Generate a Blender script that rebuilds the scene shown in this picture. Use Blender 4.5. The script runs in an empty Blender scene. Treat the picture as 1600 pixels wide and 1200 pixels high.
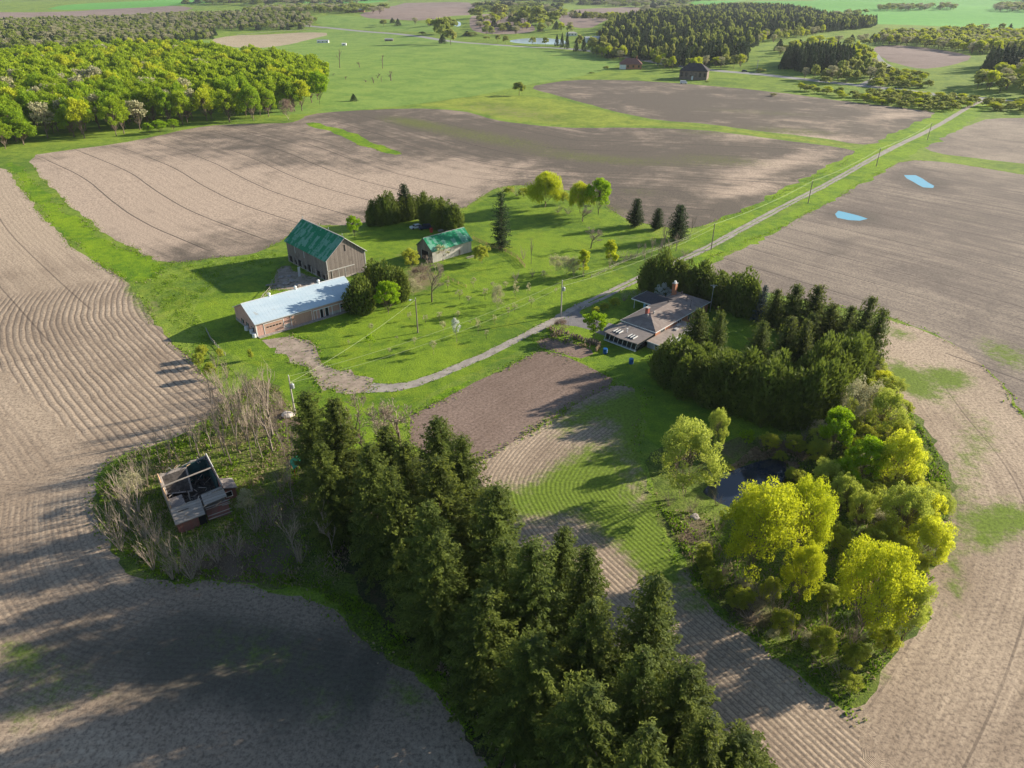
import bpy, math, random
import numpy as np
from mathutils import Vector, Matrix
from mathutils.geometry import delaunay_2d_cdt

S = bpy.context.scene
COL = S.collection
R = math.radians
random.seed(7)

# ---------------------------------------------------------------- camera, sky, sun, exposure
FPX, PITCH, CAMZ = 1100.0, R(30), 80.0
cd = bpy.data.cameras.new('camera'); cam = bpy.data.objects.new('camera', cd); COL.objects.link(cam)
cam.location = (0, 0, CAMZ); cam.rotation_euler = (R(90) - PITCH, 0, 0)
cd.sensor_width = 36; cd.lens = 36 * FPX / 1600; cd.clip_start = 1; cd.clip_end = 30000
S.camera = cam
SUN_AZ, SUN_EL = R(22), R(19)          # azimuth measured from +x towards +y
W = bpy.data.worlds.new('World'); S.world = W; W.use_nodes = True
wn = W.node_tree.nodes; wl = W.node_tree.links
sky = wn.new('ShaderNodeTexSky'); sky.sky_type = 'NISHITA'; sky.sun_disc = False
sky.sun_elevation = SUN_EL; sky.sun_rotation = R(90) - SUN_AZ
sky.air_density = 1.0; sky.dust_density = 0.6; sky.ozone_density = 1.5
wl.new(sky.outputs[0], wn['Background'].inputs[0]); wn['Background'].inputs[1].default_value = 0.078
ld = bpy.data.lights.new('sun', 'SUN'); ld.energy = 5.0; ld.angle = R(0.6); ld.color = (1.0, 0.90, 0.74)
sun = bpy.data.objects.new('sun', ld); COL.objects.link(sun)
sd = Vector((math.cos(SUN_EL) * math.cos(SUN_AZ), math.cos(SUN_EL) * math.sin(SUN_AZ), math.sin(SUN_EL)))
sun.rotation_euler = sd.to_track_quat('Z', 'Y').to_euler(); sun.location = (200, 100, 150)
S.view_settings.view_transform = 'Standard'; S.view_settings.look = 'None'
S.view_settings.exposure = 1.0; S.view_settings.gamma = 1
S.cycles.max_bounces = 5; S.cycles.diffuse_bounces = 2; S.cycles.glossy_bounces = 2
S.cycles.transmission_bounces = 3; S.cycles.transparent_max_bounces = 4; S.cycles.volume_bounces = 0

# ---------------------------------------------------------------- photo pixel <-> ground
CT, ST = math.cos(PITCH), math.sin(PITCH)
def height(x, y):
    x = np.asarray(x, float); y = np.asarray(y, float)
    d = np.hypot(x, y)
    k = np.clip((d - 330) / 900, 0, 1); k = k * k * (3 - 2 * k)
    h = k * (5 * np.sin(x / 170 + 1.0) * np.cos(y / 230 + .4) + 4 * np.sin((x + y) / 310 + 2) - 3 + 3.0 * np.sin(y / 120 + x / 400))
    h = h + 0.35 * np.sin(x / 37 + .7) * np.sin(y / 46 + 1.1) * np.clip((d - 150) / 80, 0, 1)
    q = ((x - 46) / 13) ** 2 + ((y - 103) / 9) ** 2
    return h - 1.9 * np.exp(-q * 1.1)
def g(px, py, z=0.0, terrain=True):
    a = (px - 800) / FPX; b = (600 - py) / FPX
    d = (a, CT + b * ST, -ST + b * CT)
    t = (z - CAMZ) / d[2]
    if terrain and z == 0.0:
        for _ in range(12):
            hz = float(height(d[0] * t, d[1] * t)); t += ((hz - CAMZ) / d[2] - t) * .7
    return (d[0] * t, d[1] * t)
def proj(x, y, z=0.0):
    z = z - CAMZ
    dep = y * CT - z * ST
    return 800 + FPX * x / dep, 600 - FPX * (y * ST + z * CT) / dep
def h_at(x, y, py):                       # height at (x, y) that reaches photo row py
    lo, hi = 0.0, 79.0
    for _ in range(40):
        m = (lo + hi) / 2
        if proj(x, y, m)[1] > py: lo = m
        else: hi = m
    return lo

# ---------------------------------------------------------------- object helpers
def tag(o, label=None, cat=None, group=None, kind=None):
    if label: o['label'] = label
    if cat: o['category'] = cat
    if group: o['group'] = group
    if kind: o['kind'] = kind
    return o
def empty(name, loc=(0, 0, 0), rz=0, label=None, cat=None, group=None):
    o = bpy.data.objects.new(name, None); COL.objects.link(o)
    o.location = loc; o.rotation_euler = (0, 0, rz); o.empty_display_size = .5
    return tag(o, label, cat, group)
def link(name, me, parent=None):
    o = bpy.data.objects.new(name, me); COL.objects.link(o)
    if parent: o.parent = parent
    return o
def copy_tree(o, parent=None):
    c = o.copy(); COL.objects.link(c)
    if parent: c.parent = parent
    for ch in list(o.children): copy_tree(ch, c)
    return c

class MB:
    def __init__(s): s.v = []; s.f = []; s.m = []; s.mats = []
    def mi(s, m):
        if m not in s.mats: s.mats.append(m)
        return s.mats.index(m)
    def add(s, vs, fs, m):
        n = len(s.v); i = s.mi(m); s.v += [tuple(map(float, p)) for p in vs]
        for f in fs: s.f.append([n + k for k in f]); s.m.append(i)
    def box(s, x0, x1, y0, y1, z0, z1, m):
        s.add([(x, y, z) for z in (z0, z1) for y in (y0, y1) for x in (x0, x1)],
              [(0, 2, 3, 1), (4, 5, 7, 6), (0, 1, 5, 4), (2, 6, 7, 3), (0, 4, 6, 2), (1, 3, 7, 5)], m); return s
    def prism(s, pts, axis, a, b, m):     # 2D profile extruded along an axis
        def mk(p, t): return {'x': (t, p[0], p[1]), 'y': (p[0], t, p[1]), 'z': (p[0], p[1], t)}[axis]
        n = len(pts); vs = [mk(p, a) for p in pts] + [mk(p, b) for p in pts]
        fs = [list(range(n))[::-1], list(range(n, 2 * n))] + [(i, (i + 1) % n, n + (i + 1) % n, n + i) for i in range(n)]
        s.add(vs, fs, m); return s
    def beam(s, p, q, r, m, sides=4, r2=None):
        p = Vector(p); q = Vector(q); r2 = r if r2 is None else r2
        d = (q - p).normalized(); u = d.orthogonal().normalized(); w = d.cross(u)
        vs = [p + (u * math.cos(a) + w * math.sin(a)) * r for a in [2 * math.pi * (i + .5) / sides for i in range(sides)]]
        vs += [q + (u * math.cos(a) + w * math.sin(a)) * r2 for a in [2 * math.pi * (i + .5) / sides for i in range(sides)]]
        fs = [(i, (i + 1) % sides, sides + (i + 1) % sides, sides + i) for i in range(sides)] + [list(range(sides))[::-1], list(range(sides, 2 * sides))]
        s.add(vs, fs, m); return s
    def lathe(s, prof, m, n=12, c=(0, 0, 0)):
        vs = [(c[0] + r * math.cos(2 * math.pi * i / n), c[1] + r * math.sin(2 * math.pi * i / n), c[2] + z) for r, z in prof for i in range(n)]
        fs = [(k * n + i, k * n + (i + 1) % n, (k + 1) * n + (i + 1) % n, (k + 1) * n + i) for k in range(len(prof) - 1) for i in range(n)]
        fs += [list(range(n))[::-1], list(range((len(prof) - 1) * n, len(prof) * n))]
        s.add(vs, fs, m); return s
    def build(s, name, parent=None):
        me = bpy.data.meshes.new(name); me.from_pydata(s.v, [], s.f)
        for m in s.mats: me.materials.append(m)
        me.polygons.foreach_set('material_index', s.m); me.update()
        return link(name, me, parent)

def quadmesh(name, V, mats, var=None, mi=None, quads=None, extra=None):
    """V: (4N,3) verts of N separate quads; extra: (verts, faces, matindex) for tubes."""
    n = len(V) // 4
    F = np.arange(4 * n).reshape(n, 4)
    if extra is not None:
        ev, ef, em = extra
        F = np.vstack([F, np.asarray(ef, int) + len(V)]); V = np.vstack([V, ev])
        mi = np.concatenate([np.zeros(n, int) if mi is None else mi, np.full(len(ef), em)])
        var = np.concatenate([var if var is not None else np.zeros(n), np.zeros(len(ef))])
    me = bpy.data.meshes.new(name)
    me.vertices.add(len(V)); me.vertices.foreach_set('co', np.asarray(V, np.float32).ravel())
    me.loops.add(F.size); me.loops.foreach_set('vertex_index', F.ravel().astype(np.int32))
    me.polygons.add(len(F)); me.polygons.foreach_set('loop_start', np.arange(0, F.size, 4, dtype=np.int32))
    me.polygons.foreach_set('loop_total', np.full(len(F), 4, np.int32))
    for m in mats: me.materials.append(m)
    if mi is not None: me.polygons.foreach_set('material_index', mi.astype(np.int32))
    if var is not None:
        a = me.attributes.new('var', 'FLOAT', 'FACE'); a.data.foreach_set('value', var.astype(np.float32))
    me.update(calc_edges=True)
    return me

# ---------------------------------------------------------------- node helpers
class NT:
    def __init__(s, name):
        s.mat = bpy.data.materials.new(name); s.mat.use_nodes = True
        s.t = s.mat.node_tree; s.b = s.t.nodes['Principled BSDF']; s.b.inputs['Roughness'].default_value = .9
        s.b.inputs['Specular IOR Level'].default_value = .2
    def n(s, ty, outi=0, **k):
        nd = s.t.nodes.new('ShaderNode' + ty)
        for a, v in k.items():
            if a.startswith('i_'):
                key = a[2:]; key = int(key) if key.isdigit() else key.replace('_', ' ')
                s.set(nd.inputs[key], v)
            else: setattr(nd, a, v)
        return nd.outputs[outi]
    def set(s, inp, v):
        if isinstance(v, bpy.types.NodeSocket): s.t.links.new(v, inp)
        elif isinstance(v, (tuple, list)) and len(v) == 3 and inp.type == 'RGBA': inp.default_value = (*v, 1)
        else: inp.default_value = v
    def math(s, op, a, b=0.0, c=None, clamp=False):
        nd = s.t.nodes.new('ShaderNodeMath'); nd.operation = op; nd.use_clamp = clamp
        s.set(nd.inputs[0], a); s.set(nd.inputs[1], b)
        if c is not None: s.set(nd.inputs[2], c)
        return nd.outputs[0]
    def mix(s, f, a, b, mode='MIX'):
        nd = s.t.nodes.new('ShaderNodeMix'); nd.data_type = 'RGBA'; nd.blend_type = mode
        s.set(nd.inputs[0], f); s.set(nd.inputs[6], a); s.set(nd.inputs[7], b); return nd.outputs[2]
    def noise(s, vec, scale, detail=3, rough=.6, dist=0.0):
        return s.n('TexNoise', i_Vector=vec, i_Scale=scale, i_Detail=float(detail), i_Roughness=rough, i_Distortion=dist)
    def ramp(s, v, lo, hi, a=0.0, b=1.0):
        nd = s.t.nodes.new('ShaderNodeMapRange'); nd.interpolation_type = 'SMOOTHSTEP'
        s.set(nd.inputs[0], v); s.set(nd.inputs[1], lo); s.set(nd.inputs[2], hi); s.set(nd.inputs[3], a); s.set(nd.inputs[4], b)
        return nd.outputs[0]
    def pos(s): return s.n('NewGeometry')
    def attr(s, nm): return s.n('Attribute', 2, attribute_name=nm)
    def obj(s): return s.n('TexCoord', 3)
    def scale(s, vec, sc): return s.n('Mapping', i_Vector=vec, i_Scale=sc)
    def bump(s, h, dist, strength=1.0):
        nd = s.t.nodes.new('ShaderNodeBump'); nd.inputs['Distance'].default_value = dist; nd.inputs['Strength'].default_value = strength
        s.set(nd.inputs['Height'], h); s.t.links.new(nd.outputs[0], s.b.inputs['Normal'])
    def out(s, c, rough=None):
        s.set(s.b.inputs['Base Color'], c)
        if rough is not None: s.set(s.b.inputs['Roughness'], rough)
        return s.mat

def soil(name, ca, cb, cf=(.055, .04, .032), gcol=(.185, .265, .03), clod=1.0, rowcontrast=.75, fleck=(.42, .36, .28), off=0.0):
    """Tilled earth: pale / dark patches, clods, drill rows, wheel tracks, sprouting weeds."""
    t = NT(name); p = t.pos()
    big = t.noise(p, .013, 4, .55, .6); mid = t.noise(p, .11, 5, .65); fine = t.noise(p, 1.7, 5, .75); vf = t.noise(p, 6.5, 3, .7)
    dry = t.attr('dry')
    k = t.math('ADD', t.math('MULTIPLY', big, 1.1), t.math('MULTIPLY', mid, .75)); k = t.math('ADD', k, dry)
    xyz = t.n('SeparateXYZ', i_0=p).node
    def streak(at, f, g_, sc): return t.noise(t.n('CombineXYZ', i_0=t.math('MULTIPLY', t.attr(at), f), i_1=t.math('MULTIPLY', xyz.outputs[0], g_), i_2=t.math('MULTIPLY', xyz.outputs[1], g_)), sc, 4, .7)
    st = t.math('ADD', t.math('MULTIPLY', t.math('SUBTRACT', streak('phase', .45, .03, 1.0), .5), 1.3), t.math('MULTIPLY', t.math('SUBTRACT', streak('tph', 9.0, .012, 1.0), .5), 1.1))
    k = t.math('ADD', k, st)
    blot = t.noise(p, .035, 5, .7, 1.2); k = t.math('ADD', k, t.math('MULTIPLY', t.math('SUBTRACT', blot, .5), 1.2))
    k = t.ramp(k, .45 - off, 1.45 - off)
    c = t.mix(k, cb, ca)
    wet_shade = t.ramp(t.math('ADD', dry, t.math('MULTIPLY', t.math('SUBTRACT', blot, .5), 3.2)), -.25, -1.7)
    c = t.mix(t.math('MULTIPLY', wet_shade, .85), c, (.095, .09, .068))  # one dark tone for damp soil, dark blotches and painted spruce shade
    # stubble flecks and clods
    c = t.mix(t.math('MULTIPLY', t.ramp(vf, .55, .8), .5 * clod), c, fleck)
    c = t.mix(t.math('MULTIPLY', t.ramp(fine, .60, .32), .70 * clod), c, cf)
    c = t.mix(t.ramp(t.noise(p, .9, 4, .8), .60, .74, 0, .35), c, fleck)
    # drill rows
    ph = t.attr('phase'); rk = t.attr('rowk')
    wob = t.math('MULTIPLY', t.math('SUBTRACT', t.noise(p, .09, 2), .5), .9)
    s = t.math('SINE', t.math('MULTIPLY', t.math('ADD', ph, wob), 2 * math.pi))
    s = t.math('ADD', s, t.math('MULTIPLY', t.math('SUBTRACT', fine, .5), 2.6))
    rk = t.math('MULTIPLY', rk, t.ramp(mid, .25, .6, .45, 1.0))
    rowd = t.ramp(s, .35, 1.45)
    c = t.mix(t.math('MULTIPLY', t.math('MULTIPLY', rowd, rk), rowcontrast), c, cf)
    # faint broad sweeps of the implement, then wheel tracks
    sw = t.math('SINE', t.math('MULTIPLY', t.attr('tph'), 2 * math.pi * 6.0))
    c = t.mix(t.math('MULTIPLY', t.math('MULTIPLY', t.ramp(sw, -.2, 1), t.attr('tk')), .07), c, cf)
    fr = t.math('PINGPONG', t.math('ADD', t.attr('tph'), t.math('MULTIPLY', t.noise(p, .02, 2), .06)), .5)
    tl = t.math('MULTIPLY', t.ramp(fr, .020, .010), t.ramp(t.noise(p, .02, 2), .25, .45))
    c = t.mix(t.math('MULTIPLY', t.math('MULTIPLY', tl, t.attr('tk')), .85), c, cf)
    # weeds
    gr = t.attr('green')
    gm = t.math('ADD', t.math('MULTIPLY', t.noise(p, .5, 6, .75), 1.0), t.math('MULTIPLY', vf, .35))
    gm = t.ramp(t.math('ADD', gm, t.math('MULTIPLY', gr, .72)), .82, 1.22)
    gm = t.math('MULTIPLY', gm, t.ramp(gr, .02, .35))
    g2 = t.mix(t.ramp(fine, .35, .65), tuple(x * .55 for x in gcol), gcol)
    c = t.mix(gm, c, g2)
    hgt = t.math('ADD', t.math('MULTIPLY', fine, .5 * clod), t.math('MULTIPLY', t.math('MULTIPLY', s, rk), -.13))
    hgt = t.math('ADD', hgt, t.math('MULTIPLY', gm, .25))
    t.bump(hgt, .17, .9)
    return t.out(c, .95)

def grass(name, ca, cb, cd_=(.26, .21, .12), drybase=0.0, dirt=(.17, .12, .085), tuft=1.0):
    t = NT(name); p = t.pos()
    big = t.noise(p, .035, 4, .6, .8); mid = t.noise(p, .3, 5, .7); fine = t.noise(p, 2.6, 4, .8); vf = t.noise(p, 9, 2, .7)
    c = t.mix(t.ramp(t.math('ADD', t.math('MULTIPLY', big, .6), t.math('MULTIPLY', mid, .55)), .44, .68), cb, ca)
    c = t.mix(t.ramp(t.noise(p, .09, 5, .75, 1.5), .50, .66, 0, .45), c, (ca[0] * 1.25, ca[1] * 1.02, ca[2]))
    c = t.mix(t.ramp(fine, .62, .30, 0, .75 * tuft), c, tuple(x * .42 for x in cb))
    c = t.mix(t.ramp(vf, .55, .85, 0, .35), c, tuple(min(1, x * 1.5) for x in ca))
    dr = t.math('ADD', t.attr('dry'), drybase)
    dm = t.ramp(t.math('ADD', t.math('ADD', t.math('MULTIPLY', mid, .7), t.math('MULTIPLY', fine, .35)), dr), .80, 1.15)
    c = t.mix(dm, c, t.mix(t.ramp(vf, .35, .65), dirt, cd_))
    t.bump(t.math('ADD', t.math('MULTIPLY', mid, .5 * tuft), t.math('MULTIPLY', fine, .8 * tuft)), .35, .8)
    return t.out(c, .9)

def gravel(name, ca, cb, weed=.25):
    t = NT(name); p = t.pos()
    a = t.noise(p, .4, 5, .7); b = t.noise(p, 5, 3, .8)
    c = t.mix(t.ramp(a, .35, .65), ca, cb); c = t.mix(t.ramp(b, .5, .8, 0, .5), c, (.5, .46, .42))
    c = t.mix(t.ramp(t.noise(p, .9, 4, .7), .66 - weed * .2, .76 - weed * .2), c, (.10, .15, .03))
    t.bump(b, .08, .6); return t.out(c, .95)

def plain(name, c, rough=.8, var=.25, scale=1.5, metal=0.0, stretch=(1, 1, 1)):
    t = NT(name); o = t.scale(t.obj(), stretch)
    n = t.noise(o, scale, 5, .7)
    col = t.mix(t.ramp(n, .3, .7), tuple(x * (1 - var) for x in c), tuple(min(1, x * (1 + var)) for x in c))
    t.b.inputs['Metallic'].default_value = metal
    return t.out(col, rough)

def boards(name, ca, cb, pitch=.28, gap=.6, axis='H'):
    """vertical weathered boards: stripes along the horizontal of either wall direction"""
    t = NT(name); o = t.obj(); sx = t.n('SeparateXYZ', i_0=o)
    sep = sx.node; u = t.math('ADD', sep.outputs[0], sep.outputs[1]) if axis == 'H' else sep.outputs[2]
    cell = t.math('FLOOR', t.math('DIVIDE', u, pitch)); rnd = t.n('TexWhiteNoise', noise_dimensions='1D', i_W=cell)
    fr = t.math('FRACT', t.math('DIVIDE', u, pitch))
    st = t.noise(t.scale(o, (2.5, 2.5, .25) if axis == 'H' else (.25, .25, 3)), 2.0, 5, .7)
    c = t.mix(t.math('MULTIPLY', t.math('ADD', rnd, st), .5), cb, ca)
    c = t.mix(t.ramp(t.noise(o, .5, 4), .5, .75, 0, .5), c, tuple(x * .6 for x in cb))
    c = t.mix(t.math('MULTIPLY', t.ramp(fr, .12, .04), gap), c, (.02, .018, .016))
    t.bump(t.ramp(fr, .02, .14), .03, .8); return t.out(c, .9)

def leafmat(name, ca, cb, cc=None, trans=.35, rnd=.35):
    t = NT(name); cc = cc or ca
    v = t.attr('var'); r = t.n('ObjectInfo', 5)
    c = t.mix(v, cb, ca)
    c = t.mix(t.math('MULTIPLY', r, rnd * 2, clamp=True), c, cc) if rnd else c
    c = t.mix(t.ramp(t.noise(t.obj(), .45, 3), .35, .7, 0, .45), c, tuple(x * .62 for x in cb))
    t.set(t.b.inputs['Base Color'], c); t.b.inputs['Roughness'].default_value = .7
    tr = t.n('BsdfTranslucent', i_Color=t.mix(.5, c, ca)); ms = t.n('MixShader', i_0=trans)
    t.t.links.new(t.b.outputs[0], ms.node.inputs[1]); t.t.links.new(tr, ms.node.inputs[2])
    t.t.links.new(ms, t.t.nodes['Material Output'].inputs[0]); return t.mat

M = {}
M['soil_tan'] = soil('tilled_soil_tan', (.57, .415, .30), (.40, .28, .20), cf=(.11, .072, .052))
M['soil_tan_rows'] = soil('tilled_soil_rows', (.56, .435, .315), (.35, .265, .19), cf=(.085, .062, .05), rowcontrast=.85)
M['soil_brown'] = soil('tilled_soil_brown', (.56, .43, .325), (.145, .118, .092), cf=(.06, .047, .04), off=-.30, fleck=(.34, .29, .23), gcol=(.17, .185, .055))
M['soil_grey'] = soil('tilled_soil_grey', (.40, .325, .25), (.205, .165, .135), cf=(.085, .066, .06))
M['soil_dark'] = soil('garden_soil', (.31, .225, .18), (.22, .155, .12), cf=(.075, .05, .042))
M['far_soil'] = soil('far_soil', (.36, .27, .23), (.25, .18, .155))
M['lawn'] = grass('lawn_grass', (.23, .345, .018), (.10, .19, .012), tuft=.9)
M['meadow'] = grass('meadow_grass', (.27, .37, .04), (.11, .20, .02), drybase=.08)
M['rough'] = grass('rough_grass', (.36, .43, .05), (.17, .25, .025), drybase=.16, tuft=1.3)
M['verge'] = grass('verge_grass', (.27, .41, .008), (.10, .22, .006), drybase=.06, tuft=1.2)
M['pasture'] = grass('pasture_grass', (.27, .39, .07), (.14, .27, .04), drybase=.03)
M['crop'] = grass('crop_grass', (.14, .40, .05), (.10, .33, .045), drybase=-.5, tuft=.3)
M['marsh'] = grass('marsh_grass', (.50, .42, .28), (.36, .30, .18), drybase=.4, cd_=(.55, .42, .30), dirt=(.4, .31, .22))
M['scrub'] = grass('scrub_ground', (.20, .28, .03), (.08, .125, .018), cd_=(.24, .18, .12), drybase=.30, dirt=(.12, .085, .06), tuft=1.4)
M['litter'] = grass('needle_litter', (.08, .12, .02), (.03, .05, .012), cd_=(.16, .11, .07), drybase=.42, dirt=(.07, .05, .035), tuft=1.4)
M['gravel'] = gravel('gravel_track', (.40, .355, .31), (.285, .25, .22), weed=.45)
M['asphalt'] = gravel('old_asphalt', (.22, .205, .205), (.17, .16, .16), weed=-.3)
M['road'] = gravel('country_road', (.34, .33, .32), (.28, .27, .265), weed=-.5)
M['dirt'] = gravel('bare_dirt', (.42, .33, .26), (.27, .21, .16), weed=.5)
def water(name, c, rough=.05, spec=.5):
    t = NT(name); t.b.inputs['Specular IOR Level'].default_value = spec
    t.bump(t.noise(t.pos(), .9, 2), .02, .5); return t.out(c, rough)
M['pondwater'] = water('pond_water', (.018, .026, .044), .05, .6)
M['puddle'] = water('puddle_water', (.15, .42, .54), .06, .6)  # sky reflection put into the base colour as cyan
M['farwater'] = water('far_water', (.42, .52, .62), .15, .5)

# ---------------------------------------------------------------- ground regions (photo outline -> ground)
def chaikin(P, n=2, closed=True):
    P = np.array(P, float)
    for _ in range(n):
        if closed:
            Q = np.roll(P, -1, 0); P = np.stack([P * .75 + Q * .25, P * .25 + Q * .75], 1).reshape(-1, 2)
        else:
            Q = np.stack([P[:-1] * .75 + P[1:] * .25, P[:-1] * .25 + P[1:] * .75], 1).reshape(-1, 2)
            P = np.vstack([P[:1], Q, P[-1:]])
    return P
rng = np.random.default_rng(5)
def outline(P, jit=.25, closed=True):
    out = []; n = len(P); acc = 0.0; w0 = rng.uniform(0, 6, 3)
    for i in range(n if closed else n - 1):
        a, b = P[i], P[(i + 1) % n]; L = np.hypot(*(b - a)); d = np.hypot(*a)
        st = max(1.3, d * .011); k = max(1, int(L / st))
        for j in range(k):
            p = a + (b - a) * j / k
            q = acc + L * j / k; nn = np.array([-(b - a)[1], (b - a)[0]]) / (L + 1e-9)
            wv = (math.sin(q * .11 + w0[0]) + .7 * math.sin(q * .31 + w0[1]) + .5 * math.sin(q * .83 + w0[2])) * (0 if jit < .2 else min(.9, jit * 1.6))
            out.append(p + nn * wv + (rng.normal(0, 1, 2) * jit * min(1.6, max(1, d / 150)) * .8))
        acc += L
    return np.array(out)
REG = []
def region(name, mat, px, smooth=1, jit=.25, world=False):
    P = np.array(px if world else [g(*p) for p in px], float)
    if smooth: P = chaikin(P, smooth)
    REG.append((name, M[mat], outline(P, jit)))
def strip(name, mat, px, w, smooth=2, jit=.08, world=False):
    P = np.array(px if world else [g(*p) for p in px], float); P = chaikin(P, smooth, False)
    T = np.gradient(P, axis=0); T /= np.linalg.norm(T, axis=1)[:, None]; Nn = np.stack([-T[:, 1], T[:, 0]], 1)
    w = np.interp(np.linspace(0, 1, len(P)), np.linspace(0, 1, len(np.atleast_1d(w))), np.atleast_1d(w))[:, None] / 2
    REG.append((name, M[mat], outline(np.vstack([P + Nn * w, (P - Nn * w)[::-1]]), jit)))

# far country
region('pasture', 'pasture', [(-400, 60), (200, 64), (420, 60), (500, 42), (640, 52), (700, 64), (800, 73), (972, 88), (965, 104), (940, 112), (870, 126), (822, 132), (760, 147), (700, 155), (640, 164), (560, 172), (480, 178), (430, 180), (0, 170), (-400, 170)])
region('marsh', 'marsh', [(325, 62), (360, 55), (420, 54), (480, 50), (520, 52), (480, 62), (450, 70), (400, 76), (350, 72)])
region('pasture', 'pasture', [(500, 24), (560, 25), (590, 30), (680, 37), (690, 50), (640, 50), (560, 46), (490, 40)])
region('brown_field', 'far_soil', [(-300, 22), (0, 22), (185, 10), (280, 9), (310, 14), (217, 23), (60, 28), (-300, 32)])
region('brown_field', 'far_soil', [(560, 22), (598, 14), (610, 5), (696, 3), (745, 4), (747, 20), (700, 26), (668, 33), (600, 30), (570, 28)])
region('brown_field', 'far_soil', [(731, 38), (740, 22), (797, 22), (836, 42), (835, 50), (790, 54), (745, 52)])
region('brown_field', 'far_soil', [(868, 20), (965, 10), (1020, 13), (940, 35), (920, 46), (871, 38)])
region('brown_field', 'far_soil', [(1360, 74), (1390, 70), (1439, 73), (1519, 86), (1512, 96), (1456, 108), (1425, 106), (1378, 93)])
region('crop_field', 'crop', [(1150, 8), (1240, 2), (1420, -6), (1700, -6), (1900, 40), (1600, 46), (1480, 42), (1400, 38), (1370, 38), (1300, 26), (1200, 16)])
region('crop_field', 'crop', [(1190, -8), (1280, -16), (1500, -16), (1400, -8)])
region('crop_field', 'crop', [(60, 12), (180, 3), (420, -2), (560, -4), (620, 0), (560, 6), (300, 8), (120, 16)])
region('crop_field', 'crop', [(1060, 6), (1140, 0), (1190, 2), (1130, 10)])
# near fields
region('ploughed_field', 'soil_brown', [(40, 244), (100, 235), (185, 225), (240, 213), (300, 200), (350, 194), (440, 193), (464, 190), (480, 179), (540, 173), (640, 169), (720, 172), (765, 186), (830, 196), (900, 200), (1000, 199), (1100, 203), (1170, 212), (1240, 221), (1310, 230), (1344, 238), (1322, 252), (1290, 268), (1240, 294), (1185, 320), (1110, 350), (1077, 358), (1040, 356), (1009, 349), (978, 341), (956, 330), (930, 305), (880, 296), (824, 289), (783, 291), (757, 303), (740, 316), (720, 326), (690, 328), (640, 326), (590, 338), (565, 352), (520, 352), (470, 350), (440, 378), (410, 392), (380, 398), (330, 403), (280, 411), (240, 409), (200, 385), (160, 362), (110, 322), (70, 283)])
region('ploughed_field', 'soil_brown', [(825, 136), (870, 127), (920, 124), (1000, 126), (1100, 133), (1200, 142), (1330, 160), (1440, 171), (1474, 180), (1462, 193), (1436, 206), (1380, 225), (1340, 226), (1290, 216), (1200, 207), (1110, 194), (1030, 188), (985, 180), (930, 166), (880, 152), (850, 144)])
region('ploughed_field', 'soil_grey', [(1440, 228), (1474, 213), (1523, 192), (1544, 185), (1620, 184), (1900, 184), (1900, 292), (1700, 268), (1600, 256), (1530, 248), (1460, 239)])
region('ploughed_field', 'soil_grey', [(1415, 250), (1470, 252), (1600, 273), (1900, 318), (2300, 400), (2300, 1500), (1900, 1100), (1700, 760), (1600, 650), (1560, 592), (1500, 542), (1450, 515), (1370, 490), (1300, 480), (1200, 455), (1120, 440), (1085, 415), (1120, 397), (1180, 374), (1240, 345), (1320, 302), (1375, 268)])
region('ploughed_field', 'soil_tan_rows', [(1365, 492), (1450, 517), (1500, 544), (1560, 594), (1600, 652), (1700, 765), (1900, 1110), (2200, 1500), (1700, 1600), (1420, 1500), (1322, 1108), (1320, 1000), (1400, 900), (1440, 800), (1400, 700), (1350, 600), (1350, 530)], smooth=1)
region('ploughed_field', 'soil_tan_rows', [(960, 600), (1010, 608), (1015, 625), (1000, 650), (990, 700), (1010, 760), (1040, 800), (1040, 850), (1080, 900), (1120, 960), (1180, 1012), (1250, 1062), (1310, 1104), (1345, 1125), (1440, 1260), (1560, 1500), (1600, 1700), (900, 1700), (760, 1100), (640, 800), (690, 740), (750, 722), (850, 662), (930, 610)])
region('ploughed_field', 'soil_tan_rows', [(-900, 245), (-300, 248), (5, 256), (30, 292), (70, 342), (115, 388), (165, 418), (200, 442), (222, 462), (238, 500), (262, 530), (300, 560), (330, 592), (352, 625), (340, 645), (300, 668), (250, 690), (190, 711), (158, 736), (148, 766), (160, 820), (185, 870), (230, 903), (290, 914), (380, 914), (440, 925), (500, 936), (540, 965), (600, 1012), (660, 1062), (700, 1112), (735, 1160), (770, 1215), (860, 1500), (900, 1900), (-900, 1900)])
# green wedges and strips
region('grass_strip', 'verge', [(8, 250), (35, 262), (70, 300), (110, 338), (160, 370), (200, 392), (238, 408), (262, 420), (236, 440), (212, 446), (190, 430), (150, 404), (110, 375), (70, 335), (35, 290)], jit=.6)
strip('grass_strip', 'verge', [(482, 192), (520, 202), (560, 217), (590, 232), (622, 241)], [5, 9, 9, 4], jit=.5)
region('rough_meadow', 'rough', [(640, 165), (700, 156), (760, 148), (825, 150), (880, 157), (930, 170), (985, 184), (1030, 192), (1110, 198), (1200, 210), (1290, 219), (1340, 229), (1310, 228), (1240, 218), (1170, 209), (1100, 199), (1000, 196), (900, 197), (830, 192), (765, 182), (720, 169)], jit=.5)
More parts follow.
